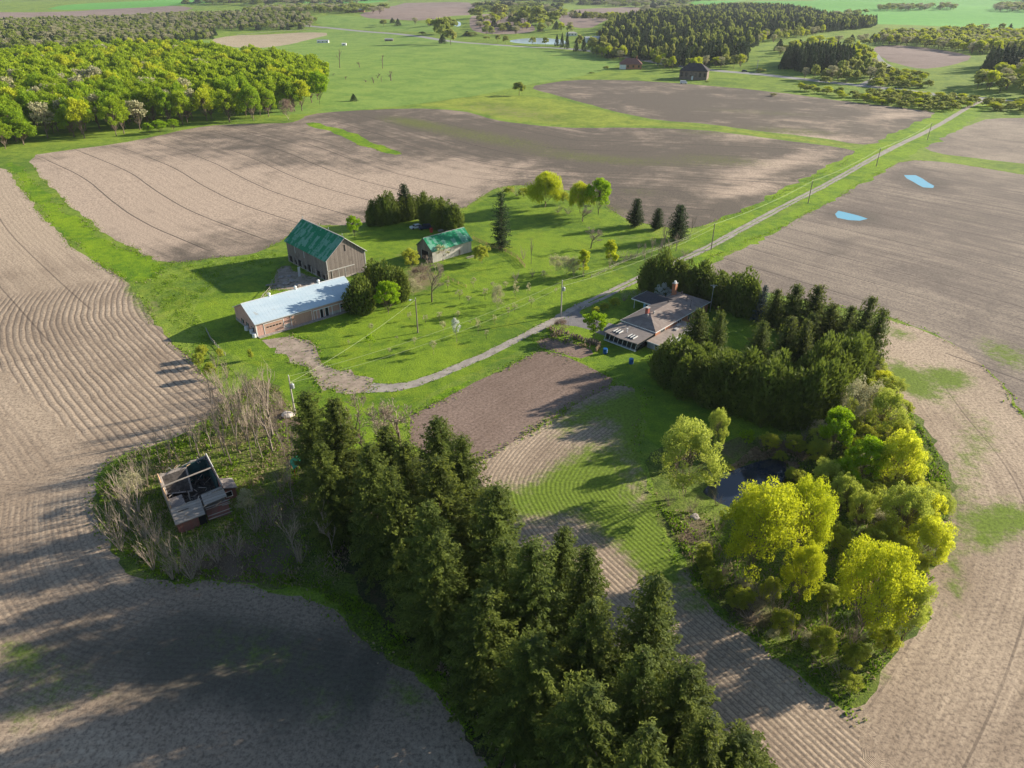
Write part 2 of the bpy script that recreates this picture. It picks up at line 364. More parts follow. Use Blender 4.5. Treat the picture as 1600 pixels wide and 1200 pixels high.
# farmyard and house lawns
strip('verge', 'verge', [(1545, 154), (1520, 163), (1460, 200), (1371, 243), (1300, 284), (1262, 303), (1180, 346), (1105, 388), (1060, 408)], [26, 26, 22, 18], jit=.5)
region('lawn', 'lawn', [(300, 480), (330, 455), (390, 430), (430, 405), (440, 388), (470, 385), (560, 372), (570, 350), (640, 345), (700, 340), (722, 330), (760, 310), (790, 300), (830, 300), (900, 310), (945, 325), (1000, 360), (1060, 380), (1100, 385), (1180, 340), (1250, 312), (1262, 318), (1190, 352), (1120, 388), (1060, 415), (1100, 430), (1200, 460), (1290, 500), (1330, 560), (1300, 640), (1200, 690), (1100, 700), (1010, 700), (1010, 640), (985, 600), (940, 590), (870, 545), (835, 535), (760, 572), (690, 606), (640, 640), (600, 720), (500, 740), (470, 700), (462, 640), (430, 600), (385, 560), (340, 545), (325, 520)])
# pond hollow and ruin plot
region('pond_bank', 'scrub', [(1180, 680), (1260, 690), (1330, 620), (1362, 545), (1380, 560), (1400, 605), (1430, 655), (1462, 700), (1482, 745), (1490, 800), (1480, 855), (1462, 900), (1440, 940), (1420, 985), (1392, 1030), (1350, 1088), (1325, 1105), (1290, 1085), (1235, 1050), (1180, 1010), (1130, 960), (1080, 900), (1055, 850), (1035, 800), (1020, 760), (1010, 720), (1030, 700), (1080, 700), (1130, 690)], jit=.5)
region('ruin_plot', 'scrub', [(352, 628), (400, 590), (440, 610), (470, 650), (500, 700), (560, 760), (640, 860), (720, 960), (700, 1040), (660, 1060), (600, 1010), (540, 963), (500, 934), (440, 923), (380, 912), (290, 912), (230, 901), (185, 868), (160, 820), (148, 766), (158, 738), (190, 713), (250, 692), (300, 670), (340, 647)], jit=.5)
region('spruce_floor', 'litter', [(500, 720), (560, 700), (700, 720), (745, 745), (800, 860), (900, 930), (960, 1000), (1050, 1090), (1120, 1190), (1200, 1330), (1250, 1600), (880, 1600), (775, 1200), (735, 1145), (700, 1095), (620, 1010), (560, 930), (520, 840), (490, 770)], jit=.5)
region('garden_plot', 'soil_dark', [(640, 650), (690, 625), (740, 598), (800, 570), (842, 548), (872, 552), (910, 568), (958, 592), (950, 606), (900, 632), (850, 662), (800, 692), (750, 722), (700, 728), (640, 690)], smooth=0, jit=.15)
region('garden_bed', 'soil_dark', [(838, 534), (856, 527), (884, 534), (924, 546), (928, 553), (908, 560), (880, 553), (846, 543)], smooth=0, jit=.12)
region('weed_strip', 'verge', [(668, 625), (700, 607), (732, 590), (744, 594), (706, 616), (676, 632)], jit=.3)
# tracks
strip('driveway', 'gravel', [(1545, 154), (1520, 163), (1460, 200), (1371, 243), (1300, 284), (1262, 303), (1180, 346), (1105, 388), (1050, 412), (1000, 434), (950, 459), (905, 480)], [3.6, 3.2, 3.3])
strip('driveway', 'gravel', [(915, 474), (893, 486), (868, 500), (830, 519), (780, 545), (735, 565), (700, 580), (660, 596), (620, 606), (575, 606), (545, 598), (520, 588)], [3.8, 2.8, 2.5, 2.8, 4.5, 6.5], jit=.18)
strip('driveway_grass', 'verge', [(1371, 243), (1300, 284), (1262, 303), (1180, 346), (1105, 388), (1050, 412), (1000, 434), (950, 459), (920, 473)], .4, jit=.12)
region('driveway_apron', 'asphalt', [(868, 503), (893, 488), (912, 478), (905, 489), (915, 497), (940, 502), (966, 508), (985, 517), (980, 530), (950, 527), (925, 516), (900, 510), (885, 508)], smooth=0, jit=.1)
region('dirt_yard', 'dirt', [(405, 540), (440, 528), (470, 524), (484, 538), (494, 552), (520, 566), (550, 584), (580, 590), (590, 604), (560, 614), (525, 610), (495, 590), (466, 570), (448, 556), (425, 552)], jit=.9)
region('barnyard', 'dirt', [(448, 412), (470, 428), (500, 440), (520, 445), (500, 452), (470, 455), (440, 448), (425, 455), (420, 440), (432, 425)], jit=.5)
strip('road', 'road', [(430, 36), (500, 42), (570, 49), (650, 55), (700, 65), (805, 73), (885, 75), (972, 87), (1040, 100), (1110, 110), (1180, 115), (1240, 122), (1320, 131), (1395, 139), (1480, 150), (1540, 154), (1600, 161), (1750, 178)], 14, jit=.05)
strip('side_road', 'road', [(1345, 133), (1372, 120), (1388, 112), (1392, 104), (1378, 98), (1368, 84)], 6, jit=.05)
strip('path', 'gravel', [(520, 43), (480, 46), (440, 48), (370, 54)], 4, jit=.05)
region('puddle', 'puddle', [(1302, 333), (1309, 330), (1318, 331), (1332, 334), (1345, 337), (1356, 342), (1345, 345), (1325, 344), (1308, 340)], smooth=0, jit=.25)
region('puddle', 'puddle', [(1413, 274), (1428, 274), (1441, 279), (1450, 285), (1461, 291), (1457, 294), (1440, 293), (1433, 289), (1430, 284), (1417, 279)], smooth=0, jit=.25)
region('far_pond', 'farwater', [(792, 64), (815, 60), (850, 59), (885, 63), (890, 70), (850, 69), (810, 68)])
region('far_pond', 'farwater', [(705, 35), (718, 33), (722, 40), (712, 42)])

# vertices
verts = []; polys = []
for nm, m, P in REG:
    polys.append(list(range(len(verts), len(verts) + len(P)))); verts += [tuple(p) for p in P]
grid = []
for y0, y1, st, xl, xr in ((-60, 40, 12, -200, 200), (40, 260, 2.6, -190, 210), (260, 520, 6, -420, 480), (520, 1300, 16, -1200, 1200), (1300, 4200, 60, -3600, 3600), (4200, 14000, 400, -9000, 9000)):
    ys = np.arange(y0, y1, st)
    for j, yy in enumerate(ys):
        xs = np.arange(xl, xr, st) + (st / 2 if j % 2 else 0)
        grid.append(np.stack([xs, np.full(len(xs), yy)], 1) + rng.normal(0, st * .12, (len(xs), 2)))
for x in np.arange(-9000, 9001, 600): grid.append(np.array([[x, -400.], [x, 14000.]]))
for y in np.arange(-400, 4000, 200): grid.append(np.array([[-3000., y], [3000., y], [-700., y], [700., y]]))
grid = np.vstack(grid)
allv = [Vector(p) for p in verts] + [Vector(p) for p in grid]
ov, oe, of, _, _, ofo = delaunay_2d_cdt(allv, [], polys, 0, 1e-3)
V2 = np.array([(v[0], v[1]) for v in ov]); Fc = np.array([list(f) for f in of if len(f) == 3])
def inpoly(P, X, Y):
    r = np.zeros(len(X), bool); P = np.asarray(P, float)
    box = np.nonzero((X > P[:, 0].min()) & (X < P[:, 0].max()) & (Y > P[:, 1].min()) & (Y < P[:, 1].max()))[0]
    X = X[box]; Y = Y[box]; rr = np.zeros(len(X), bool); n = len(P)
    for i in range(n):
        x0, y0 = P[i]; x1, y1 = P[(i + 1) % n]
        c = ((y0 > Y) != (y1 > Y)); xx = (x1 - x0) * (Y - y0) / ((y1 - y0) if y1 != y0 else 1e-9) + x0
        rr ^= c & (X < xx)
    r[box] = rr
    return r
cen = V2[Fc].mean(1); own = np.full(len(Fc), -1)
for i, (nm, m, P) in enumerate(REG): own[inpoly(P, cen[:, 0], cen[:, 1])] = i
Z = height(V2[:, 0], V2[:, 1])
PX, PY = proj(V2[:, 0], V2[:, 1], Z); bad = (V2[:, 1] * CT + (CAMZ - Z) * ST) < 5; PX[bad] = 800; PY[bad] = 5000

def sdist(guide, world=False, smooth=2):
    G = np.array(guide if world else [g(*p) for p in guide], float); G = chaikin(G, smooth, False)
    G = np.vstack([G[0] + (G[0] - G[1]) / np.linalg.norm(G[0] - G[1]) * 600, G, G[-1] + (G[-1] - G[-2]) / np.linalg.norm(G[-1] - G[-2]) * 600])
    best = np.full(len(V2), 1e9); sg = np.zeros(len(V2))
    for a, b in zip(G[:-1], G[1:]):
        d = b - a; L2 = d @ d; w = V2 - a; t = np.clip(w @ d / L2, 0, 1); q = w - t[:, None] * d; dd = np.hypot(q[:, 0], q[:, 1])
        m = dd < best; best[m] = dd[m]; sg[m] = np.sign(d[0] * w[m, 1] - d[1] * w[m, 0])
    return best * sg
def pdist(P, X, Y):                       # signed px distance, + inside
    best = np.full(len(X), 1e9); n = len(P)
    for i in range(n):
        a = np.array(P[i], float); b = np.array(P[(i + 1) % n], float); d = b - a
        t = np.clip(((X - a[0]) * d[0] + (Y - a[1]) * d[1]) / (d @ d + 1e-9), 0, 1)
        best = np.minimum(best, np.hypot(X - a[0] - t * d[0], Y - a[1] - t * d[1]))
    return np.where(inpoly(P, X, Y), best, -best)
def blobs(A, L):
    for (x, y, rx, ry, rot, val) in L:
        c, s = math.cos(R(rot)), math.sin(R(rot)); dx = PX - x; dy = PY - y
        u = (dx * c + dy * s) / rx; v = (-dx * s + dy * c) / ry
        A += val * np.exp(-(u * u + v * v) * 1.3)
dry = np.zeros(len(V2)); green = np.zeros(len(V2)); phase = np.zeros(len(V2)); rowk = np.zeros(len(V2)); tph = np.zeros(len(V2)); tk = np.zeros(len(V2))
def rows(poly, guide, pitch, k, soft=14):
    m = np.clip(pdist(poly, PX, PY) / soft, 0, 1); s = sdist(guide) / pitch; w = m * k > rowk
    phase[w] = s[w]; rowk[w] = (m * k)[w]
def trams(poly, guide, spacing, k, soft=10):
    m = np.clip(pdist(poly, PX, PY) / soft, 0, 1); s = sdist(guide) / spacing; w = m * k > tk
    tph[w] = s[w]; tk[w] = (m * k)[w]
# drill rows of the near fields
rows([(-60, 470), (60, 450), (180, 430), (240, 455), (300, 540), (370, 640), (330, 690), (250, 715), (170, 730), (110, 690), (0, 590), (-60, 560)], [(225, 395), (185, 425), (166, 458), (160, 480), (164, 500), (186, 526), (225, 569), (277, 617), (312, 645)], 1.45, 1.25, 12)
rows([(-400, 240), (10, 250), (60, 330), (170, 425), (60, 455), (-60, 480), (-400, 520)], [(10, 255), (70, 340), (150, 405), (210, 450)], 1.5, .30, 14)
rows([(-400, 560), (0, 580), (60, 650), (120, 720), (60, 760), (-400, 760)], [(-50, 560), (40, 640), (100, 720)], 1.5, .45, 20)
rows([(-400, 740), (60, 760), (150, 740), (170, 830), (240, 910), (560, 960), (600, 1040), (420, 1090), (100, 1130), (-400, 1200)], [(152, 700), (146, 766), (156, 825), (182, 875), (232, 910), (290, 920), (380, 920), (440, 930), (500, 942)], .9, .5, 30)
rows([(-400, 1050), (0, 1080), (420, 1080), (700, 1120), (800, 1600), (-400, 1600)], [(20, 1125), (250, 1125), (330, 1160), (360, 1200)], 1.3, .18, 30)
rows([(740, 720), (860, 655), (960, 600), (1030, 640), (1010, 760), (1090, 900), (1330, 1110), (1700, 1700), (900, 1700), (700, 900)], [(980, 590), (861, 662), (804, 719), (782, 760), (800, 812), (850, 868), (900, 925), (990, 1010), (1080, 1098), (1200, 1215), (1300, 1320)], .80, .9, 12)
rows([(1350, 490), (1600, 650), (2200, 1500), (1500, 1500), (1330, 1100), (1490, 850), (1440, 700)], [(1360, 500), (1378, 560), (1420, 640), (1470, 705), (1495, 760), (1502, 810), (1490, 870), (1450, 960), (1400, 1050), (1340, 1140), (1290, 1260)], .80, .20, 25)
rows([(1100, 410), (1420, 250), (1900, 310), (2200, 1300), (1600, 640), (1370, 480)], [(1274, 390), (1420, 428), (1600, 480)], 1.3, .22, 20)
rows([(640, 640), (850, 545), (960, 592), (750, 725)], [(720, 712), (900, 600)], .9, .30, 6)
# wheel tracks of the wide fields
trams([(30, 240), (440, 190), (620, 250), (760, 290), (560, 350), (240, 412)], [(262, 228), (330, 250), (385, 280), (440, 304), (520, 328)], 19, 1.0)
trams([(480, 175), (760, 180), (1340, 232), (1080, 360), (930, 305), (760, 290), (620, 250)], [(521, 189), (600, 212), (696, 241), (790, 262), (900, 268), (1060, 275), (1200, 285)], 26, .8)
trams([(820, 130), (1470, 175), (1350, 230), (1000, 180)], [(900, 150), (1100, 165), (1400, 190)], 24, .45)
trams([(1100, 405), (1420, 250), (1900, 310), (2200, 1300), (1600, 650), (1370, 490)], [(1274, 390), (1420, 428), (1600, 480)], 15, 1.0)
trams([(-400, 240), (10, 250), (60, 330), (200, 440), (60, 560), (-400, 600)], [(10, 255), (70, 340), (150, 405), (210, 450)], 14, .7)
trams([(1350, 490), (1600, 650), (2200, 1500), (1500, 1500), (1330, 1100), (1490, 850), (1440, 700)], [(1360, 500), (1378, 560), (1420, 640), (1470, 705), (1495, 760), (1502, 810), (1490, 870), (1450, 960), (1400, 1050), (1340, 1140)], 11, .55, 25)
# dry crowns / damp hollows of the soil, painted spruce shade, bare patches of the lawns
gdry = np.zeros(len(V2))
blobs(dry, [(380, 1060, 430, 120, 0, -.75), (230, 300, 330, 90, 0, 1.0), (600, 290, 220, 40, -6, .75), (740, 280, 60, 25, 0, .3), (60, 330, 200, 90, 0, .35), (230, 330, 120, 14, -8, -.25), (330, 240, 90, 12, -5, -.35),  # first blob paints the spruce row's shade over the lower-left soil
            (900, 235, 330, 22, 2, -.3), (700, 200, 200, 14, 8, -.35), (1200, 262, 90, 14, -14, .95), (1150, 300, 60, 9, -12, .8), (1250, 215, 110, 6, 2, .8), (1400, 180, 60, 8, -5, .7), (1100, 160, 220, 12, 3, -.3),
            (1130, 385, 80, 25, -25, .3), (1330, 338, 50, 13, 5, -1.3), (1438, 284, 44, 16, 15, -1.3), (1330, 360, 60, 9, 5, .4), (1440, 306, 60, 9, 10, .4), (1500, 400, 160, 60, 10, -.25), (1430, 570, 90, 60, 40, .45), (1540, 720, 90, 80, 50, .5), (1500, 1020, 90, 90, 0, .4), (1480, 900, 40, 80, 0, -.1),
            (330, 1010, 260, 90, 0, -.75), (430, 1060, 190, 80, 0, -.6), (130, 1030, 150, 70, 0, -.4), (330, 1140, 70, 40, 0, .5), (150, 1160, 120, 40, 0, .35), (560, 1060, 110, 80, 30, -.6), (80, 640, 120, 60, 0, .3), (250, 700, 90, 18, -15, .4), (120, 760, 70, 60, 0, .3), (200, 960, 60, 20, 0, .3),  # negative blobs: dark lower-left soil with the spruce shade painted in
            (860, 640, 90, 20, -30, .35), (800, 700, 40, 30, -30, .3), (940, 630, 60, 26, -20, -.7), (720, 640, 60, 20, -20, .2),  # negative blob: grey-brown weedy strip, its shade painted in too
])
blobs(gdry, [(650, 395, 60, 30, 0, .35), (655, 440, 50, 28, 0, .55), (700, 470, 30, 10, 0, .2), (600, 365, 60, 14, -5, .12), (980, 372, 60, 9, 0, .35), (900, 385, 50, 18, 0, .18), (860, 430, 60, 20, -20, .3), (960, 425, 90, 8, -24, .3), (1140, 400, 60, 12, -24, .35), (1000, 445, 80, 8, -24, .1),
            (330, 590, 40, 30, 30, .25), (400, 570, 40, 20, 40, .18), (350, 700, 60, 30, 0, .1), (430, 650, 60, 40, 0, .4), (370, 880, 90, 36, 0, .6), (430, 800, 60, 40, 0, .25), (460, 690, 30, 40, 0, .5), (1080, 830, 30, 30, 0, .4), (1170, 960, 40, 30, 30, .3), (1140, 700, 60, 20, 0, .2),
            (800, 175, 120, 16, 8, .25), (300, 460, 40, 30, 0, .0), (240, 480, 20, 30, 0, .4), (1230, 345, 60, 8, -24, .2), (540, 150, 60, 20, 0, .1), (640, 110, 200, 20, 0, -.1)])
blobs(green, [(1230, 205, 120, 9, 3, .5), (1130, 250, 130, 13, 4, .45), (760, 215, 160, 14, 9, .55), (640, 190, 60, 8, 8, .5), (950, 250, 160, 10, 4, .45), (1000, 300, 60, 12, 4, .35), (1100, 207, 80, 6, 2, .4), (940, 325, 70, 12, 10, .5), (1180, 175, 150, 6, 3, .4),
              (1480, 590, 48, 20, 10, .95), (1410, 585, 40, 22, 40, .7), (1440, 610, 60, 18, 25, .6), (1580, 810, 60, 34, 0, .9), (1540, 840, 40, 30, 60, .6), (1530, 680, 60, 60, 40, .35), (1490, 900, 26, 90, 0, .55), (1500, 760, 40, 80, 20, .4), (1400, 520, 50, 12, 15, .6), (1560, 550, 60, 20, 25, .4), (1375, 1050, 30, 40, 20, .4), (1500, 340, 150, 20, 8, .2), (1590, 560, 60, 30, 20, .3),
              (930, 740, 90, 62, -35, .62), (880, 760, 90, 40, -30, .4), (1000, 660, 40, 40, -20, .7), (960, 800, 60, 60, 10, .6), (850, 780, 70, 34, -20, .45), (1020, 880, 60, 40, 40, .75), (1000, 830, 60, 30, 20, .6), (1012, 700, 26, 50, 0, .7), (1030, 790, 24, 50, 0, .7), (1050, 860, 26, 40, 20, .8), (790, 780, 40, 40, 0, .5), (860, 650, 70, 12, -28, .4), (1090, 940, 50, 34, 40, .5), (940, 640, 50, 22, -10, .55), (985, 630, 30, 30, 0, .6), (890, 665, 50, 16, -28, .5),
              (330, 1010, 220, 70, 0, .20), (60, 1060, 90, 70, 0, .3), (140, 1080, 80, 40, 0, .22), (430, 1040, 120, 70, 20, .2), (640, 1090, 60, 40, 30, .5), (520, 1120, 60, 60, 0, .3), (20, 1020, 50, 30, 0, .45), (240, 480, 40, 26, 30, .75), (285, 525, 26, 18, 30, .8), (215, 450, 24, 14, 0, .7), (30, 1130, 60, 30, 0, .4)])

MAPREG = {-1: ('meadow', M['meadow'])}
groups = {}
for i, (nm, m, P) in enumerate(REG): groups.setdefault((nm, i), []).append(i)
def submesh(name, mat, sel):
    F = Fc[sel]; u, inv = np.unique(F, return_inverse=True); F2 = inv.reshape(-1, 3)
    a = V2[F[:, 0]]; b = V2[F[:, 1]]; c = V2[F[:, 2]]
    flip = ((b - a)[:, 0] * (c - a)[:, 1] - (b - a)[:, 1] * (c - a)[:, 0]) < 0; F2[flip] = F2[flip][:, ::-1]
    me = bpy.data.meshes.new(name); co = np.column_stack([V2[u], Z[u]]).astype(np.float32)
    me.vertices.add(len(u)); me.vertices.foreach_set('co', co.ravel())
    me.loops.add(F2.size); me.loops.foreach_set('vertex_index', F2.ravel().astype(np.int32))
    me.polygons.add(len(F2)); me.polygons.foreach_set('loop_start', np.arange(0, F2.size, 3, dtype=np.int32)); me.polygons.foreach_set('loop_total', np.full(len(F2), 3, np.int32))
    me.polygons.foreach_set('use_smooth', np.ones(len(F2), bool))
    me.materials.append(mat)
    soilreg = mat.name.find('soil') >= 0
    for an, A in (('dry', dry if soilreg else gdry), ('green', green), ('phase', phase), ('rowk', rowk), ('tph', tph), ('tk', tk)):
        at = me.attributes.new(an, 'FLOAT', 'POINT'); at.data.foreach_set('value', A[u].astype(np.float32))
    me.update(calc_edges=True)
    o = link(name, me); o['kind'] = 'structure'; return o
submesh('ground', M['meadow'], own == -1)
for i, (nm, m, P) in enumerate(REG):
    s = own == i
    if s.any(): submesh(nm, m, s)
# pond water
pw = [(1085, 800), (1100, 765), (1125, 742), (1150, 733), (1180, 722), (1210, 716), (1228, 722), (1230, 742), (1215, 762), (1195, 790), (1150, 810), (1110, 815)]
b = MB(); b.add([(*g(*p, -.75), -.75) for p in pw], [list(range(len(pw)))], M['pondwater'])
o = b.build('pond_water'); o['kind'] = 'structure'

# ---------------------------------------------------------------- trees
M['bark'] = plain('bark', (.17, .13, .10), .95, .35, 3)
M['bark_pale'] = plain('pale_bark', (.34, .275, .215), .95, .3, 3)
M['trunkgrey'] = plain('grey_trunk', (.22, .185, .155), .95, .3, 3)
M['spruce'] = leafmat('spruce_needles', (.215, .245, .03), (.04, .066, .016), (.14, .20, .035), .32, .3)
M['cedar'] = leafmat('cedar_sprays', (.19, .25, .034), (.06, .10, .02), (.22, .25, .035), .38, .25)
M['pine'] = leafmat('pine_needles', (.06, .10, .035), (.02, .04, .018), (.08, .11, .03), .25, .3)
M['bluespruce'] = leafmat('blue_spruce_needles', (.11, .16, .15), (.035, .06, .06), None, .2, 0)
M['yellowleaf'] = leafmat('yellow_spring_leaves', (.68, .70, .03), (.30, .36, .02), (.50, .60, .028), .42, .35)
M['softyellow'] = leafmat('soft_yellow_green_leaves', (.80, .80, .05), (.38, .42, .03), (.62, .70, .06), .48, .35)
M['limeleaf'] = leafmat('lime_spring_leaves', (.40, .58, .012), (.15, .27, .010), (.32, .52, .012), .45, .2)
M['woodleaf'] = leafmat('wood_spring_leaves', (.44, .54, .018), (.15, .24, .012), (.24, .40, .02), .45, .5)
M['paleleaf'] = leafmat('pale_willow_leaves', (.58, .64, .10), (.24, .31, .04), (.52, .58, .12), .4, .25)
M['oliveleaf'] = leafmat('olive_shrub_leaves', (.50, .55, .07), (.21, .26, .035), (.60, .60, .06), .48, .45)
M['budleaf'] = leafmat('grey_bud_haze', (.55, .52, .32), (.30, .28, .17), (.58, .56, .26), .3, .3)
M['pinkbud'] = leafmat('reddish_bud_haze', (.36, .27, .20), (.20, .14, .11), (.34, .24, .20), .3, .2)
M['blossom'] = leafmat('white_blossom', (.75, .78, .72), (.40, .45, .36), None, .3, 0)
M['farconifer'] = leafmat('far_conifer', (.06, .10, .045), (.02, .036, .02), (.08, .12, .045), .2, .4)
M['faroak'] = leafmat('far_leaves', (.36, .42, .08), (.17, .22, .045), (.44, .42, .13), .45, .5)

def unit(v): return v / (np.linalg.norm(v, axis=-1, keepdims=True) + 1e-9)
def cards(C, D, Ln, Wd, r, flat=None):
    """pointed leaf cards: centre C, axis D, half-length Ln, half-width Wd"""
    n = len(C); D = unit(D)
    rv = r.normal(0, 1, (n, 3)) if flat is None else flat + r.normal(0, .35, (n, 3))
    T = unit(np.cross(D, rv)); Ln = np.broadcast_to(np.asarray(Ln, float).reshape(-1, 1), (n, 1)); Wd = np.broadcast_to(np.asarray(Wd, float).reshape(-1, 1), (n, 1))
    return np.stack([C - D * Ln, C + T * Wd, C + D * Ln, C - T * Wd], 1).reshape(-1, 3)
def tubes(segs, sides=4):
    P = np.array([s[0] for s in segs]); Q = np.array([s[1] for s in segs]); ra = np.array([s[2] for s in segs]); rb = np.array([s[3] for s in segs])
    d = unit(Q - P); a = np.where(np.abs(d[:, 2:3]) > .9, [[1., 0, 0]], [[0, 0, 1.]]); u = unit(np.cross(d, a)); w = np.cross(d, u)
    an = [2 * math.pi * i / sides for i in range(sides)]
    V = np.stack([P + (u * math.cos(t) + w * math.sin(t)) * ra[:, None] for t in an] + [Q + (u * math.cos(t) + w * math.sin(t)) * rb[:, None] for t in an], 1)
    n = len(segs); base = (np.arange(n) * 2 * sides)[:, None]
    F = np.concatenate([base + np.array([i, (i + 1) % sides, sides + (i + 1) % sides, sides + i]) for i in range(sides)])
    return V.reshape(-1, 3), F
def curve(p, d, L, r0, r1, r, n=4, bend=.18, up=0.0):
    segs = []; p = np.array(p, float); d = np.array(d, float) / np.linalg.norm(d)
    for i in range(n):
        d = d + r.normal(0, bend, 3) + np.array([0, 0, up]); d /= np.linalg.norm(d); q = p + d * L / n
        segs.append((p, q, r0 + (r1 - r0) * i / n, r0 + (r1 - r0) * (i + 1) / n)); p = q
    return segs, p, d

def gen_spruce(H=20, Rr=4.2, dens=1.0, seed=0, card=.42, droop=.35, thin=0.0, pw=.58):
    r = np.random.default_rng(seed); C = []; D = []; L = []; Fl = []; segs, _, _ = curve((0, 0, 0), (0, 0, 1), H * .98, H * .017, .03, r, 6, .012)
    z = H * .07; k = 0; lob = r.uniform(.72, 1.15, 8); ws = .46 if H < 14 else .74; stp = .30 if H < 14 else .20; spf = .34 if H < 14 else .27
    while z < H * .985:
        t = z / H; base = Rr * (1 - t) ** pw * (1.0 if t > .18 else .72 + t * 1.5)
        nb = max(4, int(9 * (1 - t * .45)))
        for j in range(nb):
            az = 2 * math.pi * (j / nb) + k * 2.4 + r.normal(0, .25)
            if r.random() < thin: continue
            Lb = max(.35, base * r.uniform(.70, 1.12) * lob[int(az / .785) % 8] + .15)
            out = np.array([math.cos(az), math.sin(az), 0.]); el0 = .5 * t - droop * (1 - t); s = np.arange(.12, 1.0, stp / Lb / dens); s = np.append(s, 1.0)
            zz = z + Lb * (el0 * s + .22 * s * s * (1 if t < .8 else 2)) + r.normal(0, .1)
            P = out * (Lb * s)[:, None] + np.array([0, 0, 1.]) * zz[:, None]
            if r.random() < .35: segs.append((np.array([0, 0, z]), P[len(P) // 2], .05, .02))
            m = 3; P3 = np.repeat(P, m, 0); sp = np.repeat(s, m)
            side = np.tile([-1, 0, 1], len(P)) * np.array([1]); tang = np.array([-out[1], out[0], 0.])
            d = out * .8 + tang * (side * .95)[:, None] + np.array([0, 0, -.25]) + r.normal(0, .22, (len(P3), 3))
            spread = (side * spf * Lb * (1.05 - sp) * .6)[:, None] * tang
            C.append(P3 + spread + r.normal(0, .10, (len(P3), 3))); D.append(d); L.append(card * (1.1 - .45 * sp) * (1 - .35 * t)); Fl.append(np.tile([0, 0, 1.], (len(P3), 1)))
            C.append(P[::2] + np.array([0, 0, -.28 if H < 14 else -.42]) + r.normal(0, .1, (len(P[::2]), 3))); D.append(np.tile([0, 0, -1.], (len(P[::2]), 1)) + r.normal(0, .3, (len(P[::2]), 3))); L.append(np.full(len(P[::2]), card * .75)); Fl.append(r.normal(0, 1, (len(P[::2]), 3)))
        z += ws * (1 - .35 * t) / dens ** .5; k += 1
    C = np.vstack(C); D = np.vstack(D); L = np.concatenate(L); Fl = np.vstack(Fl)
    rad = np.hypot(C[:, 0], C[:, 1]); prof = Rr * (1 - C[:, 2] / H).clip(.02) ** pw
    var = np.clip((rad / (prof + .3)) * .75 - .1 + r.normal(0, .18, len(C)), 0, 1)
    return cards(C, D, L, L * .36, r, Fl), var, segs
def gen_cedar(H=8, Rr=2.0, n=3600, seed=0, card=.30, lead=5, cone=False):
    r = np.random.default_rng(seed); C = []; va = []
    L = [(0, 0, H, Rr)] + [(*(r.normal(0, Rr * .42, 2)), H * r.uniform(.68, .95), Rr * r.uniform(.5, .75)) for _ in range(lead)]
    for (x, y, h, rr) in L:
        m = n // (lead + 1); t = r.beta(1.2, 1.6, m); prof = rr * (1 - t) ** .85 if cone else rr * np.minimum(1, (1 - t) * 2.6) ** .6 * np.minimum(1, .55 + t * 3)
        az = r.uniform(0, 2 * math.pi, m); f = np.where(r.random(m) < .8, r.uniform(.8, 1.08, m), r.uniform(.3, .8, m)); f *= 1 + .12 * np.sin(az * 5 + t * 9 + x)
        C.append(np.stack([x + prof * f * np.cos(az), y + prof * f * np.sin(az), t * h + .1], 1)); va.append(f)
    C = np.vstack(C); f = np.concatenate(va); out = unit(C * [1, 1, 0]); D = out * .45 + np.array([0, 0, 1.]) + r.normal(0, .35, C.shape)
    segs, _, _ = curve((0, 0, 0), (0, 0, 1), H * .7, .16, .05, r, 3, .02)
    return cards(C, D, card * r.uniform(.7, 1.3, len(C)), card * .42, r, out), np.clip(f * .6 + r.normal(0, .22, len(C)), 0, 1), segs
